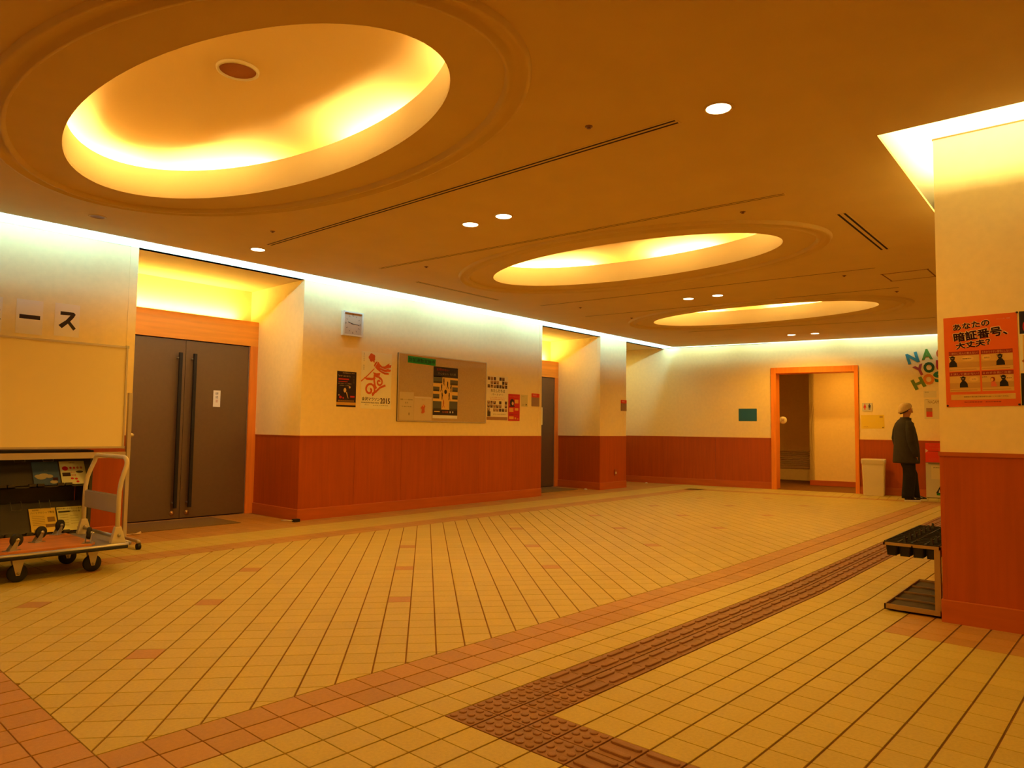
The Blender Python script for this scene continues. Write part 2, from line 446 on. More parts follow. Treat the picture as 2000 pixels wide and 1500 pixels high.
if tact_rest.f: tact_rest.build('tactile_tile', floor, kind='stuff')

# ---------------------------------------------------------------- ceiling
def ell(c, a, b, n=72): return [(c[0]+a*cos(2*pi*k/n), c[1]+b*sin(2*pi*k/n)) for k in range(n)]
SLG = .27
b0, b1 = bk(-5, 0, .15), bk(8.2, 0, .15)
tcorner = (YW-SLG - (BO-BN*.15).y)/BX.y
pc = bk(tcorner, 0, .15)
outer_loop = [(-3.2, -4), (b0.x, b0.y), (pc.x, YW-SLG), (-3.2, YW-SLG)]
slot = [(4.63, -2.6), (8.6, -2.6), (8.6, 1.13), (4.63, 1.067)]
LX = [(4.63, 1.067)]
loops = [outer_loop] + [ell(c, EA, EB) for c in ELL] + [slot]
cb = MB()
for z, flip in ((ZC, False), (ZC+.02, True)):
    l3 = [[V((x, y, z)) for x, y in l] for l in loops]; tris = tessellate_polygon(l3); flat = [tuple(v) for l in l3 for v in l]
    cb.add(flat, [tuple(t) for t in tris], M_CEIL)
for l in (outer_loop, slot):
    for k in range(len(l)):
        p, q = l[k], l[(k+1) % len(l)]
        cb.quad((*p, ZC), (*q, ZC), (*q, ZC+.02), (*p, ZC+.02), M_CEIL)
ceiling = cb.build('ceiling', kind='structure')
# domes, upstands and mouldings
for c in ELL:
    d = MB(); n = 96
    def rg(a, b, z): return [(c[0]+a*cos(2*pi*k/n), c[1]+b*sin(2*pi*k/n), z) for k in range(n)]
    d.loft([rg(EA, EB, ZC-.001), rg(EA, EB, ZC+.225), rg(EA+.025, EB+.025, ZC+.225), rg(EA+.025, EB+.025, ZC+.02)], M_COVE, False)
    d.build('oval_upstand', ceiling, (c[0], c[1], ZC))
    d = MB()
    prof = [(EA+.36, EB+.36, ZC+.03), (EA+.36, EB+.36, ZC+.235)]
    for k in range(1, 13):
        s = 1-k/12; prof.append(((EA+.36)*s+.001, (EB+.36)*s+.001, ZC+.235+.19*(1-s**2.2)**.9))
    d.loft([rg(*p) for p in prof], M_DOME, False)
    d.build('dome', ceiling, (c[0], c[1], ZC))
    mo = MB(); A, B = 1.225, 2.135
    prf = [(0, 0), (.010, -.026), (.03, -.030), (.045, -.006), (.10, -.008), (.112, -.034), (.130, -.034), (.142, 0)]
    mo.loft([rg(A-q, B-q, ZC+h) for q, h in prf], M_CEIL, False)
    mo.build('oval_moulding', ceiling, (c[0], c[1], ZC))
# closure above the ceiling
cl = MB()
cl.box((-3.2, -4, 3.6), (19, 9.4, 3.7), M_CEIL)
cl.build('upper_slab', ceiling)
# slot trough at the left wall and the back wall: wall and lid above the ceiling level
def wallseg(mb, p, q, z0, z1, m, th=.08, side=1):
    p, q = V((*p, 0)), V((*q, 0)); d = (q-p).normalized(); nrm = V((-d.y, d.x, 0))*side*th
    mb.hexa([(p.x, p.y, z0), (q.x, q.y, z0), (q.x+nrm.x, q.y+nrm.y, z0), (p.x+nrm.x, p.y+nrm.y, z0),
             (p.x, p.y, z1), (q.x, q.y, z1), (q.x+nrm.x, q.y+nrm.y, z1), (p.x+nrm.x, p.y+nrm.y, z1)], m)
ZS = 2.905
bkc = bk(7.9); sb = bk(7.62)
cw = MB(); wallseg(cw, (-3.2, YW), (14.05, YW), ZS, 3.25, M_WALLW)
cw.box((-3.2, YW-.5, 3.2), (14.0, YW, 3.25), M_WALLW); cw.box((-3.2, YW-.5, ZC+.02), (14, YW-.47, 3.25), M_WALLW)
wallseg(cw, tuple(bk(-5)[:2]), tuple(bk(7.66)[:2]), ZC, 3.25, M_WALLW, side=-1)
q0, q1, q2, q3 = bk(-5, 3.2), bk(7.6, 3.2), bk(7.6, 3.2, .45), bk(-5, 3.2, .45)
cw.quad(q0, q1, q2, q3, M_WALLW); cw.quad(q2, bk(7.6, ZC+.02, .45), bk(-5, ZC+.02, .45), q3, M_WALLW)
cw.build('light_trough', ceiling)
# pillar slot box
ps = MB()
ps.box((4.2, -2.8, 3.32), (8.9, 1.4, 3.36), M_COVE)
ps.box((4.2, -2.8, ZC+.02), (4.23, 1.4, 3.32), M_COVE); ps.box((4.2, 1.37, ZC+.02), (8.9, 1.4, 3.32), M_COVE); ps.box((8.87, -2.8, ZC+.02), (8.9, 1.4, 3.32), M_COVE)
ps.build('light_trough', ceiling)

# ---------------------------------------------------------------- walls
ZWn = 1.008; ZB = .135
wl = MB(); VR = 8.62
def up(p, q, z0=ZWn, z1=ZS, m=M_WALL, mb=None): wallseg(mb or wl, p, q, z0, z1, m)
up((-3.2, YW), (3.03, YW)); up((3.03, YW), (2.99, VR+.2)); up((3.03, YW+.004), (2.99, VR+.2), 0, ZWn, M_WOOD)
up((4.965, YW), (9.675, YW)); up((9.675, YW), (9.60, VR+.2)); up((9.675, YW+.004), (9.60, VR+.2), 0, ZWn, M_WOOD)
up((11.48, YW), (12.42, YW)); up((12.42, YW), (12.38, VR+.2)); up((12.42, YW+.004), (12.38, VR+.2), 0, ZWn, M_WOOD)
wl2 = []
wallseg(wl, (4.965, YW), (5.015, VR+.22), ZWn, ZS, M_WALL, side=-1)
wallseg(wl, (11.48, YW), (11.63, VR+.22), ZWn, ZS, M_WALL, side=-1)
for u0, u1 in ((2.96, 5.06), (9.56, 11.7)):
    wallseg(wl, (u0, 8.82), (u1, 8.82), 2.2, ZS+.05, M_WALL)
wallseg(wl, (12.3, 8.62), (13.9, 8.62), 0, ZS+.05, M_WALL)
# backing behind the wainscot
for p, q in (((-3.2, YW+.02), (3.03, YW+.02)), ((4.97, YW+.02), (9.67, YW+.02)), ((11.5, YW+.02), (12.42, YW+.02))): wallseg(wl, p, q, 0, ZWn, M_WOOD)
wallL = wl.build('wall_left', kind='structure')
sf = MB()
for u0, u1 in ((2.9, 5.1), (9.55, 11.8), (12.3, 14.1)): sf.box((u0, YW+.001, ZS), (u1, 9.0, ZS+.05), M_CEIL)
sf.build('recess_soffit', ceiling)
# thin shadow bead where the lit trough meets the papered wall
tb = MB()
for u0, u1 in ((-3.2, 3.03), (4.965, 9.675), (11.48, 12.42)): tb.box((u0, YW-.004, ZS-.006), (u1, YW, ZS), M_WALLW)
tb.build('trim_1', kind='structure')
def panels(parent, p, q, cuts, z0=ZB, z1=ZWn, th=.012, cap=True, side=-1, m=M_WOOD):
    p, q = V((*p, 0)), V((*q, 0)); L = (q-p).length; d = (q-p).normalized(); n = V((d.y, -d.x, 0))*(-side)*th
    cs = [0]+[c for c in cuts if 0 < c < L]+[L]
    for a, b in zip(cs, cs[1:]):
        mb = MB(); A = p+d*(a+(.0015 if a > 0 else 0)); Bq = p+d*(b-(.0015 if b < L else 0))
        mb.hexa([A+V((0, 0, z0)), Bq+V((0, 0, z0)), Bq-n+V((0, 0, z0)), A-n+V((0, 0, z0)), A+V((0, 0, z1)), Bq+V((0, 0, z1)), Bq-n+V((0, 0, z1)), A-n+V((0, 0, z1))], m)
        mb.build('wainscot_panel', parent, p+d*(a+b)/2)
# left wall wainscot: panels flush with the plaster, proud by a few millimetres
panels(wallL, (-3.2, YW-.003), (3.03, YW-.003), [.78*k+.1 for k in range(1, 8)], th=.015)
panels(wallL, (4.965, YW-.003), (9.675, YW-.003), [.811, 1.597, 2.375, 3.16, 3.95], th=.015)
panels(wallL, (11.48, YW-.003), (12.42, YW-.003), [], th=.015)
panels(wallL, (4.962, YW-.003), (5.012, VR), [], th=.02, side=1)
panels(wallL, (11.477, YW-.003), (11.627, VR), [], th=.02, side=1)
panels(wallL, (12.45, 8.61), (13.8, 8.61), [], th=.01)
def base(mb, p, q, side=-1, th=.012, z1=ZB, m=M_BASE):
    p, q = V((*p, 0)), V((*q, 0)); d = (q-p).normalized(); n = V((d.y, -d.x, 0))*(-side)
    a = p+n*th; b = q+n*th
    mb.hexa([V((a.x, a.y, -.004)), V((b.x, b.y, -.004)), V((q.x, q.y, -.004)), V((p.x, p.y, -.004)),
             V((a.x, a.y, z1-.006)), V((b.x, b.y, z1-.006)), V((q.x, q.y, z1)), V((p.x, p.y, z1))], m)
bb = MB()
base(bb, (-3.2, YW-.003), (3.03, YW-.003)); base(bb, (4.95, YW-.003), (9.675, YW-.003)); base(bb, (11.465, YW-.003), (12.42, YW-.003))
base(bb, (4.962, YW-.01), (5.012, VR), side=1); base(bb, (11.477, YW-.01), (11.627, VR), side=1); base(bb, (12.45, 8.61), (13.85, 8.61))
bb.build('baseboard_left', kind='structure')
cp = MB()
for p, q, s in (((-3.2, YW-.003), (3.03, YW-.003), -1), ((4.955, YW-.003), (9.675, YW-.003), -1), ((11.47, YW-.003), (12.42, YW-.003), -1), ((4.962, YW-.003), (5.012, VR), 1), ((11.477, YW-.003), (11.627, VR), 1)):
    P_, Q_ = V((*p, 0)), V((*q, 0)); d = (Q_-P_).normalized(); n = V((d.y, -d.x, 0))*(-s)
    c = (P_+Q_)/2+V((0, 0, ZWn)); cp.obox(c+n*.001, d*(Q_-P_).length/2, n*.006, V((0, 0, .005)), M_BASE)
cp.build('trim_2', kind='structure')

# back wall with a wood framed opening
T0, T1, TZ = 3.88, 5.31, 2.30
bw = MB()
def bseg(t0, t1, z0, z1, m, off0=0, off1=-.12, mb=None):
    c = (bk(t0, (z0+z1)/2, (off0+off1)/2)+bk(t1, (z0+z1)/2, (off0+off1)/2))/2
    (mb or bw).obox(c, BX*(t1-t0)/2, BN*abs(off0-off1)/2, V((0, 0, (z1-z0)/2)), m)
bseg(-5, T0-.06, ZWn, ZC, M_WALL); bseg(T1+.08, 8.9, ZWn, ZS, M_WALL); bseg(T0-.06, T1+.08, TZ+.1, ZC, M_WALL)
bseg(-5, T0-.06, 0, ZWn, M_WOOD, -.02); bseg(T1+.08, 8.9, 0, ZWn, M_WOOD, -.02)
wallB = bw.build('wall_back', kind='structure')
for t0, t1 in ((T1+.09, 8.75), (-5, T0-.06)):
    k = int((t1-t0)/1.15)+1
    p, q = bk(t1, 0, .003), bk(t0, 0, .003)
    panels(wallB, (p.x, p.y), (q.x, q.y), [(t1-t0)/k*i for i in range(1, k)], th=.02)
bb = MB()
for t0, t1 in ((T1+.09, 8.75), (-5, T0-.06)):
    p, q = bk(t1, 0, .003), bk(t0, 0, .003); base(bb, (p.x, p.y), (q.x, q.y))
bb.build('baseboard_back', kind='structure')
cp = MB()
for t0, t1 in ((T1+.09, 8.75), (-5, T0-.06)): bseg(t0, t1, ZWn-.006, ZWn+.005, M_BASE, .008, 0, cp)
cp.build('trim_3', kind='structure')
fr = MB()
bseg(T1-.005, T1+.09, 0, TZ+.115, M_WOODV, .03, -.34, fr); bseg(T0-.065, T0+.005, 0, TZ+.115, M_WOODV, .03, -.34, fr)
bseg(T0-.065, T1+.09, TZ, TZ+.115, M_WOODV, .031, -.34, fr)
bevel(fr.build('door_1', kind='structure'), .004)
# corridor beyond the opening
co = MB()
bseg(2.9, 4.95, 0, 2.9, M_WALL, -1.70, -1.8, co); bseg(4.85, 4.95, 0, 2.9, M_WALL, -1.7, -3.6, co)
bseg(4.5, 7.0, 0, 2.9, M_WALL, -3.2, -3.3, co); bseg(2.8, 2.9, 0, 2.9, M_WALL, -.1, -1.8, co); bseg(6.3, 6.4, 0, 2.9, M_WALL, -.1, -3.3, co)
bseg(2.7, 6.5, 2.62, 2.7, M_CEIL, -.12, -3.4, co)
wc = co.build('wall_corridor', kind='structure')
lv = MB(); bseg(4.96, 6.3, .28, .31, M_FELT, -3.17, -3.2, lv)
for k in range(9): bseg(4.96, 6.3, .31+k*.045, .335+k*.045, M_FELT, -3.17, -3.19, lv)
lv.build('tile_dado', wc)
bb = MB(); bseg(2.9, 4.95, 0, .11, M_BASE, -1.685, -1.7, bb); bb.build('baseboard_corridor', kind='structure')
# other walls of the hall, outside the view
ow = MB(); ow.box((-3.3, -4, 0), (-3.2, 9.4, 3.3), M_WALL); ow.build('wall_front', kind='structure')
ow = MB(); ow.box((-3.3, -4.1, 0), (16.2, -4, 3.3), M_WALL); ow.build('wall_right', kind='structure')

# pillar
PZ = .848
pl = MB(); pl.box((PU, -2.2, ZWn), (8.2, PZ, 2.972), M_WALL); pl.box((PU+.02, -2.2, 0), (8.18, PZ-.02, ZWn), M_WOOD); pl.box((PU, -2.2, 2.972), (8.2, PZ, 3.33), M_WALLW)
pil = pl.build('wall_pillar', kind='structure')
for v0, v1 in ((.8275, -.35), (-.352, -1.5), (-1.502, -2.2)):
    mb = MB(); mb.box((PU-.004, v0, ZB), (PU+.02, v1+.0015, ZWn), M_WOOD); mb.build('wainscot_panel', pil, (PU, (v0+v1)/2, .5))
for u0, u1 in ((PU-.004, 6.6), (6.602, 8.2)):
    mb = MB(); mb.box((u0, PZ+.004, ZB), (u1, PZ-.02, ZWn), M_WOOD); mb.build('wainscot_panel', pil, ((u0+u1)/2, PZ, .5))
mb = MB(); mb.box((PU-.012, -2.2, -.004), (8.2, PZ+.012, ZB), M_BASE); bevel(mb.build('baseboard_pillar', kind='structure'), .005)
mb = MB(); mb.box((PU-.010, -2.2, ZWn-.012), (8.2, PZ+.010, ZWn+.012), M_BASE); mb.build('trim_4', kind='structure')
mb = MB(); mb.box((PU-.005, -2.2, 2.968), (8.2, PZ+.005, 2.976), M_BASE); mb.build('trim_5', kind='structure')

# ---------------------------------------------------------------- recessed doors
def door_set(n, u0, u1, fu0, fu1, leaves, pull):
    f = MB(); zt = 2.155; zf = 2.475
    f.box((fu0, VR-.02, zt), (fu1, 8.80, zf), M_WOODL)
    f.box((fu0, VR-.02, 0), (u0, 8.80, zt), M_WOODV); f.box((u1, VR-.02, 0), (fu1, 8.80, zt), M_WOODV)
    fo = f.build('door_%d' % n, None, (u0, VR, 0), kind='structure')
    g = MB(); g.box((u0-.002, VR+.03, 0), (u1+.002, 8.8, zt), M_DARK); g.build('door_gap', fo, (u0, VR, 0))
    s = MB(); s.box((u1-.012, VR-.005, 0), (u1-.004, VR+.03, zt-.01), M_STEEL); s.build('edge_strip', fo, (u1, VR, 0))
    for a, b in leaves:
        d = MB(); d.box((a, VR-.002, .012), (b, VR+.04, zt-.012), M_DOOR)
        do = bevel(d.build('door_leaf', fo, ((a+b)/2, VR, 0)), .002)
        for uu in pull.get((a, b), []):
            h = MB(); h.box((uu-.018, VR-.085, .14), (uu+.018, VR-.055, 1.985), M_BLACK)
            for z in (.2, 1.92): h.tube([(uu-.01, VR, z), (uu-.01, VR-.06, z)], .01, M_STEEL)
            h.build('door_handle', do, (uu, VR, 1))
            k = MB(); k.lathe((uu, VR-.002, .075), [(.028, 0), (.028, .008), (.014, .012), (.014, .02)], M_BRASS, 16, (0, -1, 0)); k.build('lock', do, (uu, VR, .075))
    return fo
mid = 4.065
door_set(2, 3.25, 4.90, 3.0, 5.02, [(3.255, mid-.002), (mid+.002, 4.885)], {(3.255, mid-.002): [mid-.09], (mid+.002, 4.885): [mid+.085]})
door_set(3, 9.95, 11.50, 9.6, 11.64, [(9.955, 10.73), (10.734, 11.485)], {(9.955, 10.73): [10.66], (10.734, 11.485): [10.80]})

# ================================================================== CEILING FITTINGS
M_GLOW = mat('lamp_diffuser', (.9, .9, .8), .5, emit=(1, .86, .50), es=9)
def downlight(u, v, r, power, label, on=True, fade=1):
    t = empty('downlight', (u, v, ZC), label=label, category='ceiling light', group='round downlights in the hall ceiling')
    a = MB(); a.lathe((u, v, ZC), [(r+.018, .002), (r+.016, -.004), (r+.004, -.006), (r, -.002), (r, .0)], M_CEIL, 28, cap=False); a.build('trim_ring', t, (u, v, ZC))
    b = MB()
    if on: b.lathe((u, v, ZC), [(r, -.003), (r*.99, -.005), (.001, -.0055)], M_GLOW, 28, cap=False); b.build('diffuser', t, (u, v, ZC))
    else: b.lathe((u, v, ZC), [(r, -.003), (r*.8, -.0015), (.001, -.001)], mat('dark_lamp_recess', (.30, .15, .06), .5), 24, cap=False); b.build('recess', t, (u, v, ZC))
    if on and power:
        l = bpy.data.lights.new('downlight_or_fill_lamp', 'SPOT'); l.energy = power; l.color = WARM; l.spot_size = R(170); l.spot_blend = .55; l.shadow_soft_size = .06
        o = bpy.data.objects.new('downlight_or_fill_lamp', l); COL.objects.link(o); o.parent = t; o.location = (0, 0, -.03)
DL = [(3.69, 1.65, .066, 'large bright round downlight nearest the pillar slot'), (4.50, 4.31, .066, 'left one of the pair of lit downlights between the first and second oval'),
      (4.495, 3.92, .066, 'right one of the pair of lit downlights between the first and second oval'), (3.83, 6.65, .066, 'lit downlight close to the left end of the long twin ceiling slot'),
      (8.88, 4.41, .066, 'left one of the pair of lit downlights between the second and third oval'), (8.89, 4.00, .066, 'right one of the pair of lit downlights between the second and third oval'),
      (13.3, 4.56, .066, 'left one of the two farthest lit downlights near the back wall'), (13.35, 4.16, .066, 'right one of the two farthest lit downlights near the back wall')]
for u, v, r, lb in DL: downlight(u, v, r, DOWN_E, lb)
downlight(2.35, 6.72, .055, 0, 'unlit round downlight below the largest oval near the left wall', on=False)
# unseen hall lamps behind the camera; last pair added to brighten the back wall
for u, v in ((-.3, 4.3), (-.3, 1.4), (.4, -1.4), (-2, -1.5), (9.6, -.6), (12.9, .3)):
    l = bpy.data.lights.new('downlight_or_fill_lamp', 'SPOT'); l.energy = DOWN_E; l.color = WARM; l.spot_size = R(170); l.spot_blend = .55; l.shadow_soft_size = .06
    o = bpy.data.objects.new('downlight_or_fill_lamp', l); COL.objects.link(o); o.location = (u, v, ZC-.03)
# slot diffusers
def slotd(p, q, n, label, gap=.022, wdt=.009):
    p, q = V((*p, ZC)), V((*q, ZC)); d = (q-p).normalized(); s = V((-d.y, d.x, 0)); c = (p+q)/2; L = (q-p).length/2
    tot = n*wdt+(n-1)*gap
    f = MB(); f.obox(c+V((0, 0, -.001)), d*(L+.012), s*(tot/2+.012), V((0, 0, .0015)), M_CEIL)
    o = f.build('air_slot', None, c, label=label, category='air vent', group='linear air slots in the ceiling')
    for k in range(n):
        g = MB(); off = -tot/2+wdt/2+k*(wdt+gap)
        g.obox(c+s*off+V((0, 0, -.0027)), d*L, s*wdt/2, V((0, 0, .0006)), M_DARK); g.build('slot', o, c)
slotd((3.80, 6.39), (3.70, 1.91), 2, 'longest twin ceiling slot running from the first oval to the bright downlight', .022, .015)
slotd((5.15, 6.33), (5.36, 1.88), 2, 'twin ceiling slot just in front of the second oval', .022, .007)
slotd((5.91, 6.55), (7.44, 6.57), 2, 'short ceiling slot between the second oval and the left wall', .02, .007)
slotd((6.13, 1.69), (7.59, 1.70), 2, 'short black twin ceiling slot to the right of the second oval', .03, .018)
slotd((8.15, 6.38), (8.38, 1.98), 1, 'single thin ceiling slot just behind the second oval', 0, .012)
slotd((9.35, 6.41), (9.68, 2.02), 1, 'single thin ceiling slot just in front of the third oval', 0, .012)
slotd((11.88, 5.9), (12.52, 2.12), 1, 'faint ceiling slot just behind the third oval', 0, .012)
for k, (p, lb) in enumerate((((3.446, 2.347), 'small brown sprinkler beside the longest twin slot'), ((3.55, 5.92), 'small sprinkler at the left end of the longest twin slot'),
        ((5.41, 5.85), 'small sprinkler at the left end of the slot before the second oval'), ((5.60, 2.30), 'small sprinkler above the right end of the second oval'),
        ((8.62, 6.0), 'small sprinkler left of the pair of far downlights'), ((8.60, 2.35), 'small sprinkler near the access hatch'), ((9.9, 5.9), 'tiny sprinkler left of the third oval'), ((9.95, 2.1), 'tiny sprinkler above the right end of the third oval'))):
    a = MB(); a.lathe((*p, ZC), [(.024, .001), (.023, -.003), (.010, -.005), (.008, -.010), (.012, -.011), (.012, -.013), (.001, -.014)], mat('sprinkler_bronze', (.25, .12, .05), .4, metal=.4), 16, cap=False)
    a.build('sprinkler', None, (*p, ZC), label=lb, category='sprinkler', group='sprinklers in the ceiling')
# access hatch
hx = [(8.78, 1.55), (8.78, 2.0), (9.24, 2.0), (9.24, 1.55)]
a = MB(); a.box((8.79, 1.56, ZC-.002), (9.23, 1.99, ZC+.001), M_CEIL)
o = a.build('access_hatch', None, (9.0, 1.78, ZC), label='square access hatch outlined in the ceiling beside the pillar', category='hatch')
f = MB()
for k in range(4):
    p, q = V((*hx[k], ZC-.001)), V((*hx[(k+1) % 4], ZC-.001)); d = (q-p).normalized(); f.obox((p+q)/2, d*.24, V((-d.y, d.x, 0))*.006, V((0, 0, .002)), M_GROUT)
f.build('frame', o, (9.0, 1.78, ZC))
# speakers in the domes
for ci, c in enumerate(ELL):
    z = ZC+.418
    a = MB(); a.lathe((*c, z), [(.128, .004), (.126, -.010), (.112, -.014), (.108, -.004), (.108, .004)], M_COVE, 36, cap=False)
    o = a.build('ceiling_speaker', None, (*c, z), label=['round brown ceiling speaker in the middle of the largest oval dome', 'round ceiling speaker inside the second oval dome', 'round ceiling speaker inside the farthest oval dome'][ci], category='speaker', group='speakers in the oval domes')
    b = MB(); b.lathe((*c, z), [(.108, -.003), (.06, -.007), (.001, -.008)], mat('speaker_mesh', (.38, .13, .04), .8), 36, cap=False); b.build('grille', o, (*c, z))

# ================================================================== LEFT WALL THINGS
INK = paint(38, 18, 14); RED = paint(196, 30, 20); ORG = paint(214, 92, 26)
# wall clock
cf = LW(5.515, 2.285); o = MB(); a = .315
for x0, y0, x1, y1 in ((0, 0, a, .02), (0, a-.02, a, a), (0, .02, .02, a-.02), (a-.02, .02, a, a-.02)): frect(o, cf, x0, y0, x1, y1, .0, M_WHITE, .05)
o = o.build('wall_clock', None, cf.o, label='square white framed wall clock above the marathon poster', category='clock')
b = MB(); frect(b, cf, .02, .02, a-.02, a-.02, 0, paint(205, 180, 150), .036); b.build('dial', o, cf.o)
c0 = a/2
for k in range(12):
    an = pi/2-k*pi/6; ca, sa = cos(an), sin(an); b = MB()
    if k % 3 == 0: ftext(b, cf, str(k or 12), c0+ca*.112, c0+sa*.112, .026, INK, .0365); b.build('numeral', o, cf.p(c0, c0))
    else: fstroke(b, cf, [(c0+ca*.098, c0+sa*.098), (c0+ca*.118, c0+sa*.118)], .005, .0365, INK); b.build('hour_mark', o, cf.p(c0, c0))
h1 = MB(); fstroke(h1, cf, [(c0+.012, c0-.003), (c0-.075, c0+.018)], [.006, .008], .038, INK); h1.build('hour_hand', o, cf.o)
h1 = MB(); fstroke(h1, cf, [(c0-.03, c0+.002), (c0+.098, c0-.008)], [.005, .007], .040, INK); h1.build('minute_hand', o, cf.o)

# marathon poster
def d_mar(p, f, w, h):
    s = w; d = .0024
    flower = [(.37, .80)]
    for k in range(5): fcirc(p, f, s*(.335+.055*cos(k*1.257+.6)), h*(.90)+s*.055*sin(k*1.257+.6), s*.058, s*.058, d, ORG, 14)
    fcirc(p, f, s*.335, h*.90, s*.06, s*.06, d+.0001, ORG, 14)
    fstroke(p, f, [(s*.36, h*.86), (s*.42, h*.82)], s*.04, d, ORG)
    fstroke(p, f, [(0.0, h*.47), (s*.2, h*.575), (s*.42, h*.71)], s*.028, d, ORG)
    fpoly(p, f, [(s*x, h*y) for x, y in ((.40, .76), (.43, .81), (.49, .84), (.56, .83), (.60, .795), (.68, .76), (.76, .765), (.84, .80), (.92, .83), (.915, .795), (.99, .80), (.97, .755), (.88, .72), (.98, .715), (.95, .675), (.82, .672), (.92, .64), (.89, .62), (.76, .62), (.62, .655), (.50, .70))], d, ORG)
    fstroke(p, f, [(s*.40, h*.70), (s*.52, h*.83)], s*.012, d+.0002, M_PAPER)
    for x0, y0, x1, y1 in ((.60, .74, .93, .745), (.62, .69, .92, .66)): fstroke(p, f, [(s*x0, h*y0), (s*(x0+x1)/2, h*(y0-.03)), (s*x1, h*y1)], s*.014, d+.0002, M_PAPER)
    fpoly(p, f, [(s*x, h*y) for x, y in ((.38, .645), (.50, .632), (.62, .645), (.60, .59), (.42, .585))], d, ORG)
    fstroke(p, f, [(s*.10, h*.545), (s*.18, h*.52), (s*.36, h*.52), (s*.46, h*.55)], [s*.02, s*.06, s*.06, s*.05], d, ORG)
    def spiral(cx, cy, r0, a0, a1, wd, turns_in):
        pts = []
        for k in range(29):
            t = k/28; an = a0+(a1-a0)*t; r = r0*(1-turns_in*t); pts.append((s*(cx+r*cos(an)), h*cy+s*r*sin(an)))
        fstroke(p, f, pts, s*wd, d, ORG)
    fstroke(p, f, [(s*.44, h*.60), (s*.50, h*.575), (s*.58, h*.565), (s*.64, h*.53)], s*.055, d, ORG)
    spiral(.59, .475, .115, R(90), R(-330), .05, .8)
    fstroke(p, f, [(s*.43, h*.60), (s*.42, h*.50), (s*.45, h*.41), (s*.50, h*.36)], s*.055, d, ORG)
    spiral(.285, .33, .16, R(60), R(420), .055, .82)
    spiral(.285, .33, .16, R(60), R(-60), .055, 0)
    fstroke(p, f, [(s*.36, h*.26), (s*.48, h*.30), (s*.62, h*.38), (s*.80, h*.425)], s*.055, d, ORG)
    PUR = paint(70, 20, 60)
    ftext(p, f, '金沢マラソン', s*.33, h*.168, h*.062, PUR, d, w=s*.58, fat=.035)
    ftext(p, f, '2015', s*.80, h*.145, h*.095, PUR, d, w=s*.32, fat=.035)
    ftext(p, f, 'KANAZAWA MARATHON', s*.31, h*.105, h*.026, PUR, d, w=s*.56, bold=.03)
    ftext(p, f, '2015.11.15', s*.2, h*.066, h*.014, INK, d); ftext(p, f, '金沢市 大会事務局', s*.65, h*.062, h*.014, INK, d, w=s*.5)
    for k, ch in enumerate('金沢を走る'): ftext(p, f, ch, s*.08, h*(.965-k*.032), h*.022, INK, d)
    for k, ch in enumerate('参加者'): ftext(p, f, ch, s*.08, h*(.75-k*.032), h*.022, INK, d)
sheet('poster', LW(5.85, 1.367), .51, .748, mat('ivory_paper', (.97, .88, .62), .6), d_mar, 'large cream marathon poster with an orange swirl runner and 2015', 'poster')
def d_dark(p, f, w, h):
    d = .0024; Y = paint(215, 175, 120); Rr = paint(205, 40, 20)
    frect(p, f, 0, h*.13, w, h, .0022, paint(38, 16, 24)); frect(p, f, 0, 0, w, h*.05, .0022, paint(38, 16, 24)); frect(p, f, 0, h*.05, w, h*.13, .0022, paint(215, 160, 60))
    ftext(p, f, '防犯講演会のご案内', w*.6, h*.955, h*.03, Y, d+.0004, w=w*.6); ftext(p, f, '「あすへのいのち」', w*.38, h*.87, h*.05, Y, d+.0004, w=w*.62)
    frect(p, f, w*.08, h*.76, w*.62, h*.80, d, Rr); frect(p, f, w*.08, h*.70, w*.55, h*.72, d, Rr)
    for y, ww in ((.655, .7), (.60, .5)): ftext(p, f, '会場 市民ホール 入場無料', w*.4, h*y, h*.025, Y, d+.0004, w=w*ww)
    ftext(p, f, '特', w*.86, h*.86, h*.06, paint(90, 70, 60), d+.0004); ftext(p, f, '別', w*.86, h*.78, h*.06, paint(90, 70, 60), d+.0004); ftext(p, f, '展', w*.86, h*.70, h*.06, paint(90, 70, 60), d+.0004)
    fcirc(p, f, w*.66, h*.56, w*.05, w*.05, d+.0004, Y); fcirc(p, f, w*.42, h*.47, w*.07, w*.1, d+.0004, Y)
    fstroke(p, f, [(w*.5, h*.42), (w*.55, h*.32), (w*.6, h*.24)], [w*.05, w*.04, w*.02], d+.0004, Y); fcirc(p, f, w*.2, h*.27, w*.07, w*.06, d+.0004, Rr); fcirc(p, f, w*.34, h*.25, w*.04, w*.04, d+.0004, Rr)
    fcirc(p, f, w*.12, h*.33, w*.03, w*.03, d+.0004, Y); frect(p, f, w*.7, h*.27, w*.93, h*.32, d+.0002, Rr); frect(p, f, w*.08, h*.15, w*.9, h*.19, d+.0002, paint(150, 110, 50)); ftext(p, f, '金沢中央公民館', w*.5, h*.17, h*.028, INK, d+.0009, w=w*.7)
sheet('poster', LW(5.474, 1.378), .30, .45, M_PAPER, d_dark, 'small dark maroon poster with red and yellow print left of the marathon poster', 'poster')
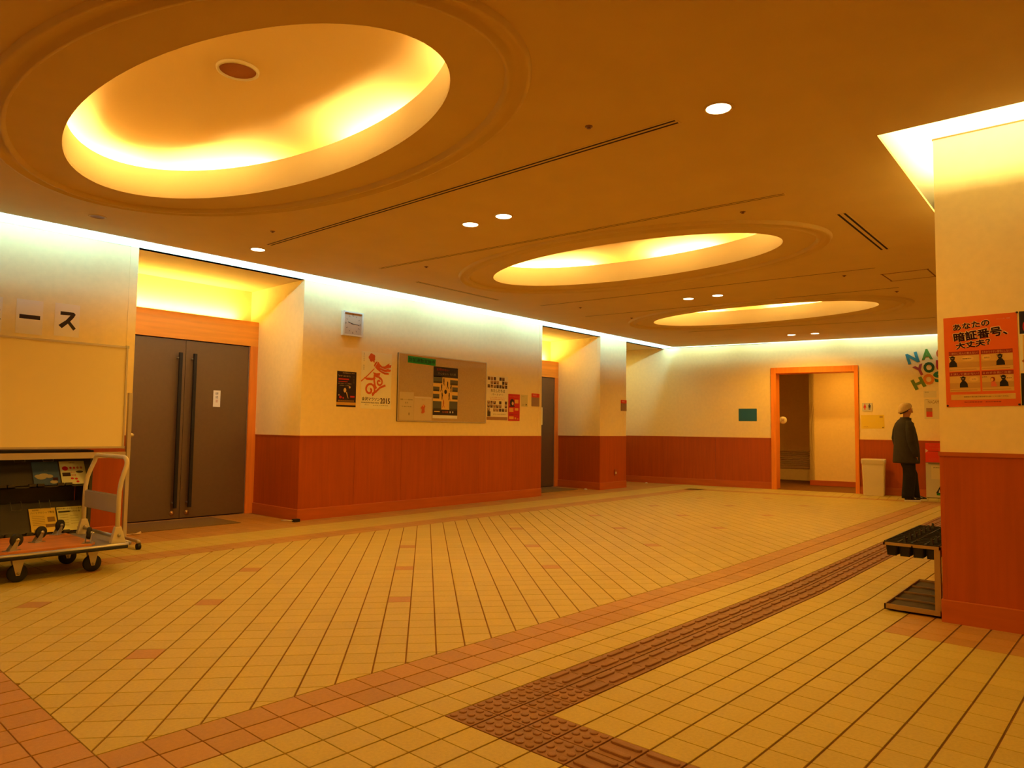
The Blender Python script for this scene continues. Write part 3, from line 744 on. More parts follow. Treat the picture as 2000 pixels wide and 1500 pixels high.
# bulletin board
bf = LW(6.463, 1.21); W_, H_ = 1.79, .94
o = MB(); frect(o, bf, 0, 0, W_, H_, 0, M_FELT, .014)
bo = o.build('bulletin_board', None, bf.o, label='wide tan felt bulletin board with a thin aluminium frame', category='board')
o = MB()
for x0, y0, x1, y1 in ((0, 0, W_, .012), (0, H_-.012, W_, H_), (0, .012, .012, H_-.012), (W_-.012, .012, W_, H_-.012)): frect(o, bf, x0, y0, x1, y1, 0, M_ALU, .02)
o.build('frame', bo, bf.o)
OFF = .014
def onb(x, y): return Fr(bf.p(x, y, OFF), bf.r)
sheet('banner', tilt(onb(.17, .815), -.02), .53, .095, paint(40, 150, 60), lambda p, f, w, h: ftext(p, f, '防犯運動実施中', w/2, h*.48, h*.62, paint(10, 50, 25), .0024, w=w*.92, bold=.03), 'bright green strip with black kanji on top of the bulletin board', 'sign')
def d_pol(p, f, w, h):
    d = .0024; DK = paint(48, 32, 30); G = paint(95, 92, 80); Y = paint(235, 190, 100)
    frect(p, f, 0, h*.06, w, h, .0020, Y)
    frect(p, f, 0, h*.80, w, h, d, DK); frect(p, f, 0, h*.06, w, h*.17, d, DK)
    ftext(p, f, '犯罪のない', w*.38, h*.945, h*.045, paint(235, 80, 50), d+.0006, w=w*.5, bold=.04); ftext(p, f, '安心安全な 石川県', w*.55, h*.87, h*.045, paint(190, 170, 150), d+.0006, w=w*.74, bold=.04)
    for x, y, x1, y1 in ((0, .68, .36, .82), (.68, .66, 1, .76), (0, .52, .25, .61), (.77, .53, 1, .62), (0, .38, .25, .47), (.77, .38, 1, .46), (0, .16, .34, .33), (.66, .16, 1, .34)):
        frect(p, f, w*x, h*y, w*x1, h*y1, d, G); frect(p, f, w*(x+.02), h*y, w*(x1-.02), h*(y+.035), d+.0005, paint(70, 60, 45))
    for cx, cy, a in ((.42, .70, .1), (.58, .64, -.2), (.33, .58, .3), (.72, .58, -.4), (.36, .42, .4), (.65, .42, -.3), (.42, .27, .1)):
        c = DK if cy > .3 else paint(190, 90, 40); x, y = w*cx, h*cy
        fcirc(p, f, x, y+.052, .010, .012, d+.0005, c, 8); fstroke(p, f, [(x, y+.045), (x+.01*a, y)], .022, d+.0005, c)
        fstroke(p, f, [(x, y), (x-.02, y-.045)], .009, d+.0005, c); fstroke(p, f, [(x, y), (x+.02, y-.045)], .009, d+.0005, c); fstroke(p, f, [(x, y+.03), (x+.05*a, y+.02)], .008, d+.0005, c)
    fcirc(p, f, w*.5, h*.52, .028, .032, d+.0006, DK, 12); ftext(p, f, '石川県警', w*.5, h*.125, h*.035, paint(235, 110, 70), d+.0006, w=w*.25)
    frect(p, f, w*.05, h*.12, w*.28, h*.14, d+.0005, Y); fcirc(p, f, w*.70, h*.125, .012, .015, d+.0006, M_PAPER); fcirc(p, f, w*.81, h*.125, .012, .015, d+.0006, M_PAPER)
sheet('poster', onb(.66, .055), .50, .745, M_PAPER, d_pol, 'tall dark headed crime prevention poster with running figures pinned on the bulletin board', 'poster')
sheet('notice', onb(.035, .02), .26, .385, mat('tracing_paper', (.66, .52, .30), .5), lambda p, f, w, h: (ftext(p, f, '図書コーナー利用案内', w/2, h*.73, h*.05, INK, .0024, w=w*.85), ftext(p, f, '金 沢', w/2, h*.62, h*.06, INK, .0024), ftext(p, f, '平成27年度', w/2, h*.48, h*.03, INK, .0024, w=w*.7), fcirc(p, f, w*.68, h*.22, .006, .022, .0024, INK, 8)), 'narrow tan notice pinned at the left end of the bulletin board', 'notice')
nf = onb(.30, .02)
sheet('notice', nf, .34, .335, mat('clear_sheet', (.68, .52, .29), .35), lambda p, f, w, h: (frect(p, f, .01, h-.02, w-.01, h-.014, .0024, M_PAPER), ftext(p, f, 'お知らせ', w*.5, h*.86, h*.04, paint(150, 110, 60), .0024)), 'square translucent sheet on the bulletin board with an orange paper folded on it', 'notice')
o = MB(); fpoly(o, nf, [(.14, .10), (.17, .095), (.205, .115), (.20, .165), (.215, .20), (.18, .225), (.15, .20), (.125, .17), (.15, .155)], .0035, paint(205, 95, 35)); fcirc(o, nf, .175, .205, .012, .016, .0042, paint(235, 160, 110), 8)
o.build('orange_cutout', None, nf.p(.17, .16, .003), label='small orange paper cutout stuck on the square sheet of the bulletin board', category='paper')
def d_part(p, f, w, h):
    rr = random.Random(3); cols = [paint(70, 40, 50), paint(120, 90, 70), paint(60, 30, 30), paint(150, 110, 80), paint(90, 60, 60)]
    for (y0, y1) in ((.72, .98), (.19, .44)):
        for i in range(7):
            for j in range(3):
                if rr.random() < .88:
                    x = w*(.03+i*.138); y = h*(y0+(y1-y0)*j/3); cc = cols[rr.randrange(5)]
                    frect(p, f, x, y, x+w*.11, y+h*(y1-y0)/3*.85, .0022, cc)
                    fcirc(p, f, x+w*.055, y+h*(y1-y0)/3*.62, w*.03, w*.03, .0030, cols[(i+j+1) % 5] if rr.random() < .5 else paint(205, 150, 100), 8)
    ftext(p, f, 'わたしたちは', w*.52, h*.66, h*.07, INK, .0024, w=w*.68, bold=.03); ftext(p, f, 'パートナー', w*.50, h*.575, h*.05, INK, .0024, w=w*.55)
    ftext(p, f, '一人ひとりが輝く社会をめざして', w*.5, h*.505, h*.028, paint(200, 70, 30), .0024, w=w*.8); ftext(p, f, '男女共同参画都市宣言', w*.5, h*.465, h*.025, paint(200, 70, 30), .0024, w=w*.7)
    frect(p, f, 0, 0, w, h*.07, .0022, paint(165, 120, 85)); frect(p, f, w*.03, h*.08, w*.18, h*.19, .0022, paint(60, 45, 50)); ftext(p, f, '金沢市 人権女性政策推進課', w*.6, h*.13, h*.03, paint(150, 120, 60), .0024, w=w*.6)
sheet('poster', LW(8.285, 1.262), .50, .70, mat('portrait_paper', (.86, .74, .48), .6), d_part, 'tall cream poster with many small portraits right of the bulletin board', 'poster')
def d_red(p, f, w, h):
    Y = paint(235, 170, 70)
    fcirc(p, f, w*.33, h*.67, w*.2, h*.15, .0024, INK, 16); fcirc(p, f, w*.38, h*.65, w*.09, h*.07, .0030, paint(225, 160, 100), 12); frect(p, f, w*.1, h*.52, w*.55, h*.56, .0024, INK)
    for x, y, x1, y1 in ((.56, .66, .88, .80), (.08, .33, .45, .48), (.56, .39, .88, .48), (.08, .06, .48, .17), (.56, .06, .68, .13), (.75, .06, .9, .09)): frect(p, f, w*x, h*y, w*x1, h*y1, .0024, Y)
    ftext(p, f, '女性相談ホットライン', w*.5, h*.24, h*.05, INK, .0024, w=w*.8); ftext(p, f, 'ひとりで悩まないで', w*.5, h*.90, h*.05, paint(235, 120, 60), .0024, w=w*.8)
sheet('poster', LW(8.80, 1.255), .29, .435, paint(200, 26, 22), d_red, 'narrow red poster with a portrait right of the cream portrait poster', 'poster')
sheet('notice', LW(9.125, 1.495), .17, .195, mat('faded_paper', (.66, .56, .26), .6), lambda p, f, w, h: (ftext(p, f, 'トイレ', w*.3, h*.86, h*.10, INK, .0024), ftext(p, f, 'ロビー', w*.35, h*.16, h*.13, INK, .0024, w=w*.35), fpoly(p, f, [(w*.7, h*.08), (w*.9, h*.17), (w*.7, h*.27)], .0024, INK)), 'small pale notice with a black arrow right of the red poster', 'notice')
def plate(u, lb):
    f = LW(u, 1.51); o = MB(); frect(o, f, 0, 0, .205, .15, 0, mat('bronze_plate', (.30, .17, .09), .4, metal=.2), .008)
    o = o.build('room_sign', None, f.o, label=lb, category='sign', group='room number plates')
    b = MB(); frect(b, f, 0, .15, .205, .215, 0, paint(215, 45, 25), .008); b.build('red_header', o, f.o)
    b = MB(); ftext(b, f, '研修室', .075, .184, .032, paint(240, 190, 150), .0086, w=.10); b.build('lettering', o, f.o)
plate(9.40, 'brown door plate with a red header left of the second doorway')
plate(12.22, 'brown door plate with a red header on the narrow pilaster right of the second doorway')
sheet('notice', Fr((9.665, YW-.002, 1.20), (1, 0, 0)), .035, .30, M_PAPER, lambda p, f, w, h: None, 'thin white paper strip at the right corner of the wall by the second doorway', 'notice')
sheet('notice', Fr((4.43, VR-.003, 1.352), (1, 0, 0)), .092, .205, M_PAPER, lambda p, f, w, h: (ftext(p, f, '研', w/2, h*.80, .035, INK, .0024), ftext(p, f, '修', w/2, h*.58, .035, INK, .0024), ftext(p, f, '室', w/2, h*.36, .035, paint(200, 110, 60), .0024)), 'small white label with vertical kanji on the grey brown door leaf', 'notice')
# single katakana sheets above the whiteboard
SHEETP = mat('sign_sheet', (.92, .80, .66), .45)
SIGNBK = paint(45, 22, 12)
def ch_su(p, f, w, h):
    d = .0024
    fpoly(p, f, [(w*x, h*y) for x, y in ((.22, .76), (.75, .76), (.83, .70), (.76, .60), (.62, .47), (.86, .27), (.76, .20), (.53, .40), (.30, .24), (.16, .33), (.45, .50), (.62, .66), (.22, .65))], d, SIGNBK)
sheet('sign_sheet', LW(2.31, 1.935), .21, .305, SHEETP, ch_su, 'white sheet with a bold katakana su above the whiteboard', 'sign', 'sheets of a taped wall title')
sheet('sign_sheet', tilt(LW(2.005, 1.925), .0), .21, .31, SHEETP, lambda p, f, w, h: frect(p, f, w*.12, h*.44, w*.9, h*.56, .0022, SIGNBK), 'white sheet with a single black horizontal bar above the whiteboard', 'sign', 'sheets of a taped wall title')
sheet('sign_sheet', LW(1.70, 1.925), .20, .305, SHEETP, lambda p, f, w, h: ftext(p, f, 'ペ', w*.5, h*.5, w*.55, SIGNBK, .0024, w=w*.9, bold=.03), 'white sheet cut by the left picture edge above the whiteboard', 'sign', 'sheets of a taped wall title')
for k, s_ in enumerate('スー'): pass
# small wall outlet with a plug
o = MB(); f = LW(11.98, .25); frect(o, f, 0, 0, .07, .12, .012, mat('outlet_plate', (.35, .08, .02), .5), .006)
o = o.build('wall_outlet', None, f.o, label='small wall outlet low on the narrow pilaster', category='outlet')
b = MB(); frect(b, f, .02, .03, .045, .075, .018, M_WHITE, .01); b.build('plug', o, f.o)

# ================================================================== BACK WALL THINGS
sheet('blue_sign', BK(6.04, 1.345), .36, .255, mat('blue_panel', (.015, .12, .21), .6), lambda p, f, w, h: None, 'plain blue rectangular panel left of the framed opening', 'sign')
def fig(p, f, x, y, c, dress, s=1):
    fcirc(p, f, x, y+.055*s, .011*s, .011*s, .0030, c, 12)
    if dress: fpoly(p, f, [(x-.012*s, y+.04*s), (x+.012*s, y+.04*s), (x+.026*s, y-.01*s), (x-.026*s, y-.01*s)], .0030, c)
    else: fpoly(p, f, [(x-.02*s, y+.04*s), (x+.02*s, y+.04*s), (x+.016*s, y-.01*s), (x-.016*s, y-.01*s)], .0030, c)
    fstroke(p, f, [(x-.007*s, y-.01*s), (x-.007*s, y-.05*s)], .009*s, .0030, c); fstroke(p, f, [(x+.007*s, y-.01*s), (x+.007*s, y-.05*s)], .009*s, .0030, c)
sheet('restroom_sign', BK(3.755, 1.545), .17, .155, mat('grey_white_sign', (.66, .62, .52), .5), lambda p, f, w, h: (fig(p, f, w*.27, h*.48, paint(205, 40, 50), True), fig(p, f, w*.73, h*.48, paint(50, 50, 80), False)), 'square white restroom sign with a red and a dark figure', 'sign', th=.01)
sheet('notice', tilt(BK(3.775, 1.215), .02), .39, .255, mat('yellow_paper', (.86, .62, .06), .35), lambda p, f, w, h: (frect(p, f, w*.80, h*.78, w*.94, h*.92, .0022, paint(190, 150, 60)), ftext(p, f, '洗面所', w*.45, h*.55, h*.16, paint(235, 205, 90), .0024), ftext(p, f, 'お手洗', w*.2, h*.15, h*.1, paint(190, 130, 40), .0024), fcirc(p, f, w*.93, h*.08, .01, .01, .0024, INK, 8)), 'yellow laminated notice under the restroom sign', 'notice')
LET = [('N', 2.910, 2.515, 14, (60, 140, 160)), ('A', 2.680, 2.575, 3, (90, 140, 40)), ('G', 2.450, 2.585, -8, (215, 95, 40)),
       ('Y', 2.800, 2.290, 22, (165, 70, 90)), ('O', 2.652, 2.335, 6, (45, 95, 50)), ('U', 2.455, 2.365, 0, (190, 40, 50)),
       ('H', 2.825, 2.050, 24, (105, 130, 50)), ('O', 2.662, 2.120, 12, (225, 130, 30)), ('S', 2.495, 2.165, 14, (40, 125, 110))]
CN = {'N': 'blue', 'A': 'green', 'G': 'orange red'}
rown = ['top', 'middle', 'bottom']; cn = ['blue', 'grass green', 'orange red', 'purple pink', 'dark green', 'crimson', 'olive green', 'yellow orange', 'teal']
M_LET = {}
for k, (c, t, z, rot, colr) in enumerate(LET):
    f = Fr(bk(t, z, .0), -BX*cos(R(rot))+V((0, 0, 1))*sin(R(rot)), V((0, 0, 1))*cos(R(rot))+BX*sin(R(rot)))
    vs, fs, x0, x1, y0, y1 = text_mesh(c, .05)
    h = .195; wd = .175 if c not in 'NH' else .19; sx = wd/(x1-x0); sy = h/(y1-y0)
    mb = MB(); pts = [((a-(x0+x1)/2)*sx, (b-(y0+y1)/2)*sy) for a, b in vs]; m = paint(*colr)
    mb.add([f.p(a, b, .006) for a, b in pts], fs, m); mb.add([f.p(a, b, .001) for a, b in pts], [tuple(reversed(q)) for q in fs], m)
    ed = {}
    for q in fs:
        for i in range(len(q)):
            e = (q[i], q[(i+1) % len(q)]); ed[e] = 1
    n = len(pts); side = [f.p(a, b, .006) for a, b in pts]+[f.p(a, b, .001) for a, b in pts]
    mb.add(side, [(b_, a_, a_+n, b_+n) for (a_, b_) in ed if (b_, a_) not in ed], m)
    mb.build('cutout_letter', None, f.o, label='%s cutout letter %s in the %s row on the far wall' % (cn[k], c, rown[k//3]), category='letter', group='coloured cutout letters on the far wall')
sheet('notice', BK(2.74, 1.40), .30, .36, mat('cream_paper2', (.80, .66, .38), .6), lambda p, f, w, h: (ftext(p, f, 'NAGAMACHI', .20, h*.86, .055, paint(150, 110, 70), .0024, w=.28), frect(p, f, .03, .04, .125, .20, .0022, paint(215, 70, 35)), frect(p, f, .03, .135, .125, .20, .0026, paint(170, 125, 90)), frect(p, f, .02, h*.975, .07, h*.985, .0022, INK)), 'pale notice with a red square beside the pillar edge on the far wall', 'notice')
sheet('notice', BK(2.745, 1.79), .20, .12, mat('cream_paper2', (.80, .66, .38), .6), lambda p, f, w, h: ftext(p, f, '掲示板', .05, h*.8, .018, INK, .0024), 'small pale slip above the notice with the red square', 'notice')
o = MB(); c = bk(5.05, 1.38, -3.18)
o.lathe(c, [(.075, 0), (.075, .012), (.001, .013)], M_WHITE, 24, -BN, cap=False); f = Fr(bk(5.05, 1.38, -3.18)-BN*.014, -BX)
ftext(o, f, '2', 0, 0, .06, INK, .001)
# round sign on the corridor side of the jamb
o = MB(); cp_ = bk(T1-.02, 1.375, -.36); f = Fr(cp_, -BX)
o.lathe(f.p(.045, 0, 0), [(.075, -.004), (.075, .004), (.001, .005)], M_WHITE, 24, f.n, cap=False)
o = o.build('round_sign', None, cp_, label='round white sign at the left jamb inside the framed opening', category='sign')
b = MB(); ftext(b, f, '図', .045, 0, .06, paint(110, 70, 80), .0065); b.build('print', o, cp_)

# waste bin
t = empty('waste_bin', bk(3.56, 0, .24), label='cream rectangular waste bin with a clear bag folded over its rim', category='bin')
def bring(cx, cy, hw, hd, z, r=.02):
    out = []
    for sx, sy in ((1, 1), (-1, 1), (-1, -1), (1, -1)):
        for k in range(4):
            an = {(1, 1): 0, (-1, 1): 90, (-1, -1): 180, (1, -1): 270}[(sx, sy)]+k*30
            out.append((-BX)*(cx+sx*(hw-r)+r*cos(R(an)))+BN*(cy+sy*(hd-r)+r*sin(R(an)))+V((0, 0, z)))
    return out
bc = bk(3.56, 0, .24)
def rb(hw, hd, z, r=.02): return [bc+q for q in bring(0, 0, hw, hd, z, r)]
a = MB(); a.loft([rb(.165, .115, .0), rb(.17, .12, .01), rb(.19, .135, .64)], mat('cream_bin_plastic', (.72, .60, .36), .45), True, False); a.build('body', t, bc)
a = MB(); a.loft([rb(.197, .142, .575, .03), rb(.200, .145, .60, .03), rb(.202, .147, .645, .03), rb(.196, .141, .665, .03), rb(.17, .115, .655, .03)], mat('clear_bag', (.80, .68, .45), .25, alpha=.8), False, False); a.build('bag', t, bc)
# cabinet with red upper panel
cf = BK(2.735, 0, .17)
a = MB(); a.obox(cf.p(.30, .315, -.08), cf.r*.30, cf.u*.305, cf.n*.08, mat('pale_enamel', (.62, .52, .34), .45))
o = bevel(a.build('donation_cabinet', None, cf.p(.3, 0, -.08), label='pale metal cabinet with a bright red upper panel half hidden by the pillar', category='cabinet'), .004)
a = MB(); a.obox(cf.p(.30, .80, -.08), cf.r*.30, cf.u*.17, cf.n*.082, mat('red_panel', (.80, .05, .012), .45)); ro = a.build('red_panel', o, cf.p(.3, .8, -.08))
a = MB(); frect(a, cf, .04, .60, .56, .63, .001, mat('grey_rail', (.22, .18, .10), .5), .006); a.build('rail', o, cf.p(0, .6))
a = MB(); ftext(a, cf, '喫茶コーナー 自動販売', .30, .93, .035, paint(225, 110, 60), .0035, w=.48); ftext(a, cf, 'ご利用ください', .25, .875, .03, paint(225, 110, 60), .0035, w=.4); fstroke(a, cf, [(.0, .83), (.30, .822), (.58, .83)], .007, .0035, paint(110, 10, 8)); fpoly(a, cf, [(0, .80), (.045, .835), (0, .87)], .004, paint(240, 200, 170)); ftext(a, cf, 'いらっしゃい', .25, .69, .03, paint(225, 110, 60), .0035, w=.4)
a.build('print', ro, cf.p(0, .8))
sheet('notice', BK(2.735-.085, .335, .171), .30, .24, mat('cream_paper', (.74, .60, .34), .6), lambda p, f, w, h: (ftext(p, f, '資源回収ボックス', w*.5, h*.86, h*.10, INK, .0024, w=w*.8), ftext(p, f, '金沢', w*.5, h*.68, h*.08, INK, .0024)), 'cream notice taped on the front of the pale cabinet', 'notice')
a = MB(); tx, ty = .225, .145
fpoly(a, cf, [(tx-.075, ty-.055), (tx+.075, ty-.055), (tx+.012, ty+.07), (tx-.012, ty+.07)], .0022, paint(20, 22, 50)); frect(a, cf, tx-.065, ty-.09, tx+.065, ty-.055, .0022, paint(30, 120, 60))
fpoly(a, cf, [(tx-.035, ty-.045), (tx-.012, ty-.045), (tx-.0235, ty+.02)], .0032, M_PAPER); fpoly(a, cf, [(tx+.004, ty-.045), (tx+.045, ty-.045), (tx+.045, ty-.015), (tx+.025, ty+.005), (tx+.004, ty-.015)], .0032, M_PAPER)
a.build('triangle_emblem', o, cf.p(tx, ty))

# ================================================================== PILLAR POSTERS
M_OP = mat('orange_poster', (.78, .13, .012), .5)
def d_pin(p, f, w, h):
    d = .0024; WH = paint(238, 205, 150); DB = paint(70, 16, 14); PN = paint(222, 175, 95); BKK = paint(20, 14, 22); BRN = paint(150, 40, 12)
    def big(s_, x, y, hh, ww, rot=.10):
        ftext(p, f, s_, x, y, hh, WH, d, w=ww, rot=rot, fat=.115); ftext(p, f, s_, x, y, hh, DB, d+.0010, w=ww, rot=rot, fat=.035)
    big('あなたの', w*.385, h*.900, h*.068, w*.50); big('暗証番号、', w*.50, h*.795, h*.098, w*.72); big('大丈夫？', w*.40, h*.690, h*.070, w*.47)
    for k, (x, y, t_) in enumerate(((.06, .395, '1 絶対に他人に教えない！'), (.505, .395, '2 わかりやすい番号にしない！'), (.06, .165, '3 決して書かない！'), (.505, .165, '4 のぞき見に注意！'))):
        x0, y0, pw, ph = w*x, h*y, w*.42, h*.22
        frect(p, f, x0, y0, x0+pw, y0+ph, d, PN); frect(p, f, x0, y0+ph*.80, x0+pw, y0+ph, d+.0005, BRN)
        ftext(p, f, t_, x0+pw*.5, y0+ph*.9, ph*.12, paint(225, 170, 110), d+.0012, w=pw*.92)
        frect(p, f, x0, y0+ph*.18, x0+pw, y0+ph*.45, d+.0005, paint(200, 150, 80)); frect(p, f, x0+pw*.02, y0+ph*.06, x0+pw*.9, y0+ph*.09, d+.0005, paint(190, 130, 70))
        fx = x0+pw*(.12, .60, .45, .68)[k]; fy = y0+ph*.22; s_ = ph
        fpoly(p, f, [(fx-.16*s_, fy), (fx-.15*s_, fy+.2*s_), (fx-.05*s_, fy+.33*s_), (fx+.08*s_, fy+.33*s_), (fx+.18*s_, fy+.18*s_), (fx+.2*s_, fy)], d+.0010, BKK)
        fcirc(p, f, fx, fy+.44*s_, .10*s_, .12*s_, d+.0014, BKK, 14); fstroke(p, f, [(fx-.14*s_, fy+.50*s_), (fx+.12*s_, fy+.49*s_)], .035*s_, d+.0014, BKK)
        frect(p, f, fx-.06*s_, fy+.42*s_, fx+.04*s_, fy+.445*s_, d+.0020, paint(230, 200, 150), .0002)
        bx_ = x0+pw*(.62, .18, .80, .86)[k]; fcirc(p, f, bx_, y0+ph*.62, pw*(.2, .15, .15, .1)[k], ph*.13, d+.0010, paint(235, 190, 110), 16)
        ftext(p, f, ('暗証番号は…', '誕生日', 'メモ', '要注意')[k], bx_, y0+ph*.62, ph*.07, INK, d+.0016)
        if k == 3:
            gx = x0+pw*.36; fpoly(p, f, [(gx-.1*s_, fy), (gx-.08*s_, fy+.24*s_), (gx+.06*s_, fy+.26*s_), (gx+.16*s_, fy)], d+.0012, paint(225, 110, 80)); fcirc(p, f, gx-.02*s_, fy+.36*s_, .10*s_, .12*s_, d+.0013, paint(140, 50, 20), 12); fcirc(p, f, gx-.05*s_, fy+.34*s_, .06*s_, .08*s_, d+.0016, paint(235, 170, 100), 12)
            ftext(p, f, 'ATM', x0+pw*.08, y0+ph*.70, ph*.07, INK, d+.0012)
    frect(p, f, w*.07, h*.075, w*.94, h*.135, d, PN); ftext(p, f, '警察官や銀行員が暗証番号を聞くことはありません', w*.55, h*.108, h*.014, INK, d+.0006, w=w*.6); ftext(p, f, '石川県警察本部・金沢中警察署', w*.5, h*.05, h*.012, DB, d+.0006, w=w*.5)
    ftext(p, f, 'ストップ！詐欺', w*.82, h*.945, h*.012, paint(230, 190, 150), d, w=w*.18)
po = sheet('poster', tilt(PF(.808, 1.293), .012), .372, .545, M_OP, d_pin, 'bright orange cash card warning poster with four cartoon panels on the pillar', 'poster')
pf = PF(.808, 1.293)
for x, y in ((.006, .008), (.365, .012), (.366, .548)):
    a = MB(); a.lathe(pf.p(x, y, .001), [(.004, 0), (.006, .003), (.004, .006), (.001, .007)], M_BLACK, 10, pf.n, cap=False); a.build('corner_pin', po, pf.p(x, y))
def d_r1(p, f, w, h):
    frect(p, f, 0, h*.62, w, h, .0022, paint(30, 26, 50)); ftext(p, f, '歳末', w*.5, h*.81, h*.2, paint(220, 160, 60), .003); frect(p, f, w*.04, 0, w, h*.6, .0022, paint(225, 180, 100))
    fcirc(p, f, w*.08, h*.74, .012, .03, .003, RED)
    fcirc(p, f, w*.45, h*.25, w*.2, h*.12, .003, paint(190, 100, 50)); fstroke(p, f, [(.01, h*.15), (.03, h*.2), (.05, h*.18)], .012, .003, paint(170, 90, 40))
sheet('poster', PF(.432, 1.50), .34, .345, M_PAPER, d_r1, 'dark blue and cream poster cut by the right picture edge beside the orange one', 'poster')
def d_r2(p, f, w, h):
    frect(p, f, 0, 0, w, h, .0022, paint(24, 22, 16)); frect(p, f, w*.06, h*.5, w*.9, h*.9, .003, paint(205, 110, 50)); frect(p, f, w*.06, h*.28, w*.9, h*.46, .003, paint(215, 160, 90)); frect(p, f, w*.06, h*.04, w*.9, h*.24, .003, paint(215, 160, 90)); ftext(p, f, '防犯', w*.5, h*.7, h*.2, INK, .004)
sheet('poster', PF(.432, 1.30), .34, .185, M_PAPER, d_r2, 'small black bordered poster at the right picture edge low beside the orange one', 'poster')

# ================================================================== FLOOR MATS, CABLES
def floor_mat(u0, v0, u1, v1, lb):
    a = MB(); a.box((u0, v0, 0), (u1, v1, .008), M_MAT); bevel(a.build('door_mat', None, (u0, v0, 0), label=lb, category='mat', group='grey door mats'), .003)
floor_mat(3.06, 7.80, 4.40, 8.50, 'flat grey brown mat in front of the large double door')
floor_mat(9.95, 7.85, 11.25, 8.50, 'flat grey brown mat in front of the second recessed door')
a = MB(); a.tube([(2.98, 7.72, .006), (3.05, 7.70, .006), (3.12, 7.72, .006), (3.19, 7.70, .008), (3.27, 7.79, .006), (3.30, 7.84, .006)], .006, mat('cream_cable', (.75, .55, .36), .5), 8); a.tube([(3.16, 7.69, .008), (3.22, 7.68, .008), (3.26, 7.74, .008)], .008, mat('cream_cable', (.75, .55, .36), .5), 8)
a.build('cable', None, (2.98, 7.72, 0), label='loose cream cable lying on the floor left of the door mat', category='cable')
a = MB(); a.box((4.86, 7.50-.08, 0), (4.94, 7.56-.08, .035), M_BLACK); o = a.build('power_adapter', None, (4.9, 7.45, 0), label='small black power adapter on the floor at the pilaster corner', category='adapter')
o.modifiers.new('b', 'BEVEL').width = .005
a = MB(); a.tube([(4.87, 7.45, .015), (4.82, 7.52, .02), (4.80, 7.60, .012), (4.86, 7.62, .01), (4.90, 7.55, .008)], .005, M_WHITE, 8); a.build('white_lead', o, (4.87, 7.45, 0))
for u, v, s_, lb in ((13.72, 7.8, .03, 'small crumpled paper scrap at the foot of the back wall near the corner'), (11.35, 7.75, .035, 'small crumpled paper scrap by the second door mat')):
    a = MB(); a.lathe((u, v, 0), [(s_*.8, 0), (s_, s_*.3), (s_*.6, s_*.6), (.001, s_*.7)], M_PAPER, 7, cap=False); a.build('paper_scrap', None, (u, v, 0), label=lb, category='scrap')

# ================================================================== WHITEBOARD AND RACK
VB = 7.10
wt = empty('whiteboard_stand', (2.0, VB, 0), label='rolling whiteboard on an aluminium stand in front of the left wall', category='whiteboard')
a = MB(); a.box((1.02, VB-.008, .915), (2.785, VB+.008, 1.845), M_BOARD); a.build('board', wt, (2, VB, 1.4))
a = MB()
for q in (((1.0, VB-.014, 1.832), (2.80, VB+.014, 1.850)), ((1.0, VB-.02, .90), (2.80, VB+.014, .918)), ((2.785, VB-.014, .918), (2.80, VB+.014, 1.832)), ((1.0, VB-.014, .918), (1.015, VB+.014, 1.832))): a.box(*q, M_ALU)
a.build('frame', wt, (2, VB, 1.4))
a = MB(); a.box((2.782, VB-.018, 1.83), (2.806, VB+.018, 1.855), M_STEEL); a.box((2.782, VB-.018, .895), (2.806, VB+.018, .92), M_STEEL); a.build('corner_cap', wt, (2.79, VB, 1.4))
for u in (.985, 2.84):
    a = MB(); a.box((u-.016, VB-.02, .075), (u+.016, VB+.02, 1.415), M_ALU); a.build('post', wt, (u, VB, .7))
    a = MB(); a.lathe((u+.017, VB, 1.02), [(.018, 0), (.020, .012), (.012, .03), (.001, .031)], M_ALU, 14, (1, 0, 0), cap=False); a.build('knob', wt, (u, VB, 1))
    a = MB(); a.tube([(u, VB-.335, .064), (u, VB-.31, .072), (u, VB+.27, .072)], .016, M_ALU, 10); fo = a.build('foot', wt, (u, VB, .07))
    for dv in (-.32, .25):
        a = MB(); a.lathe((u-.016, VB+dv, .028), [(.027, 0), (.028, .004), (.028, .028), (.027, .032)], M_BLACK, 18, (1, 0, 0)); a.tube([(u, VB+dv, .06), (u, VB+dv, .03)], .007, M_STEEL, 6); a.build('caster', fo, (u, VB+dv, .03))
a = MB(); a.box((.98, VB-.012, .812), (2.82, VB+.012, .866), M_ALU); a.build('crossbar', wt, (2, VB, .85))

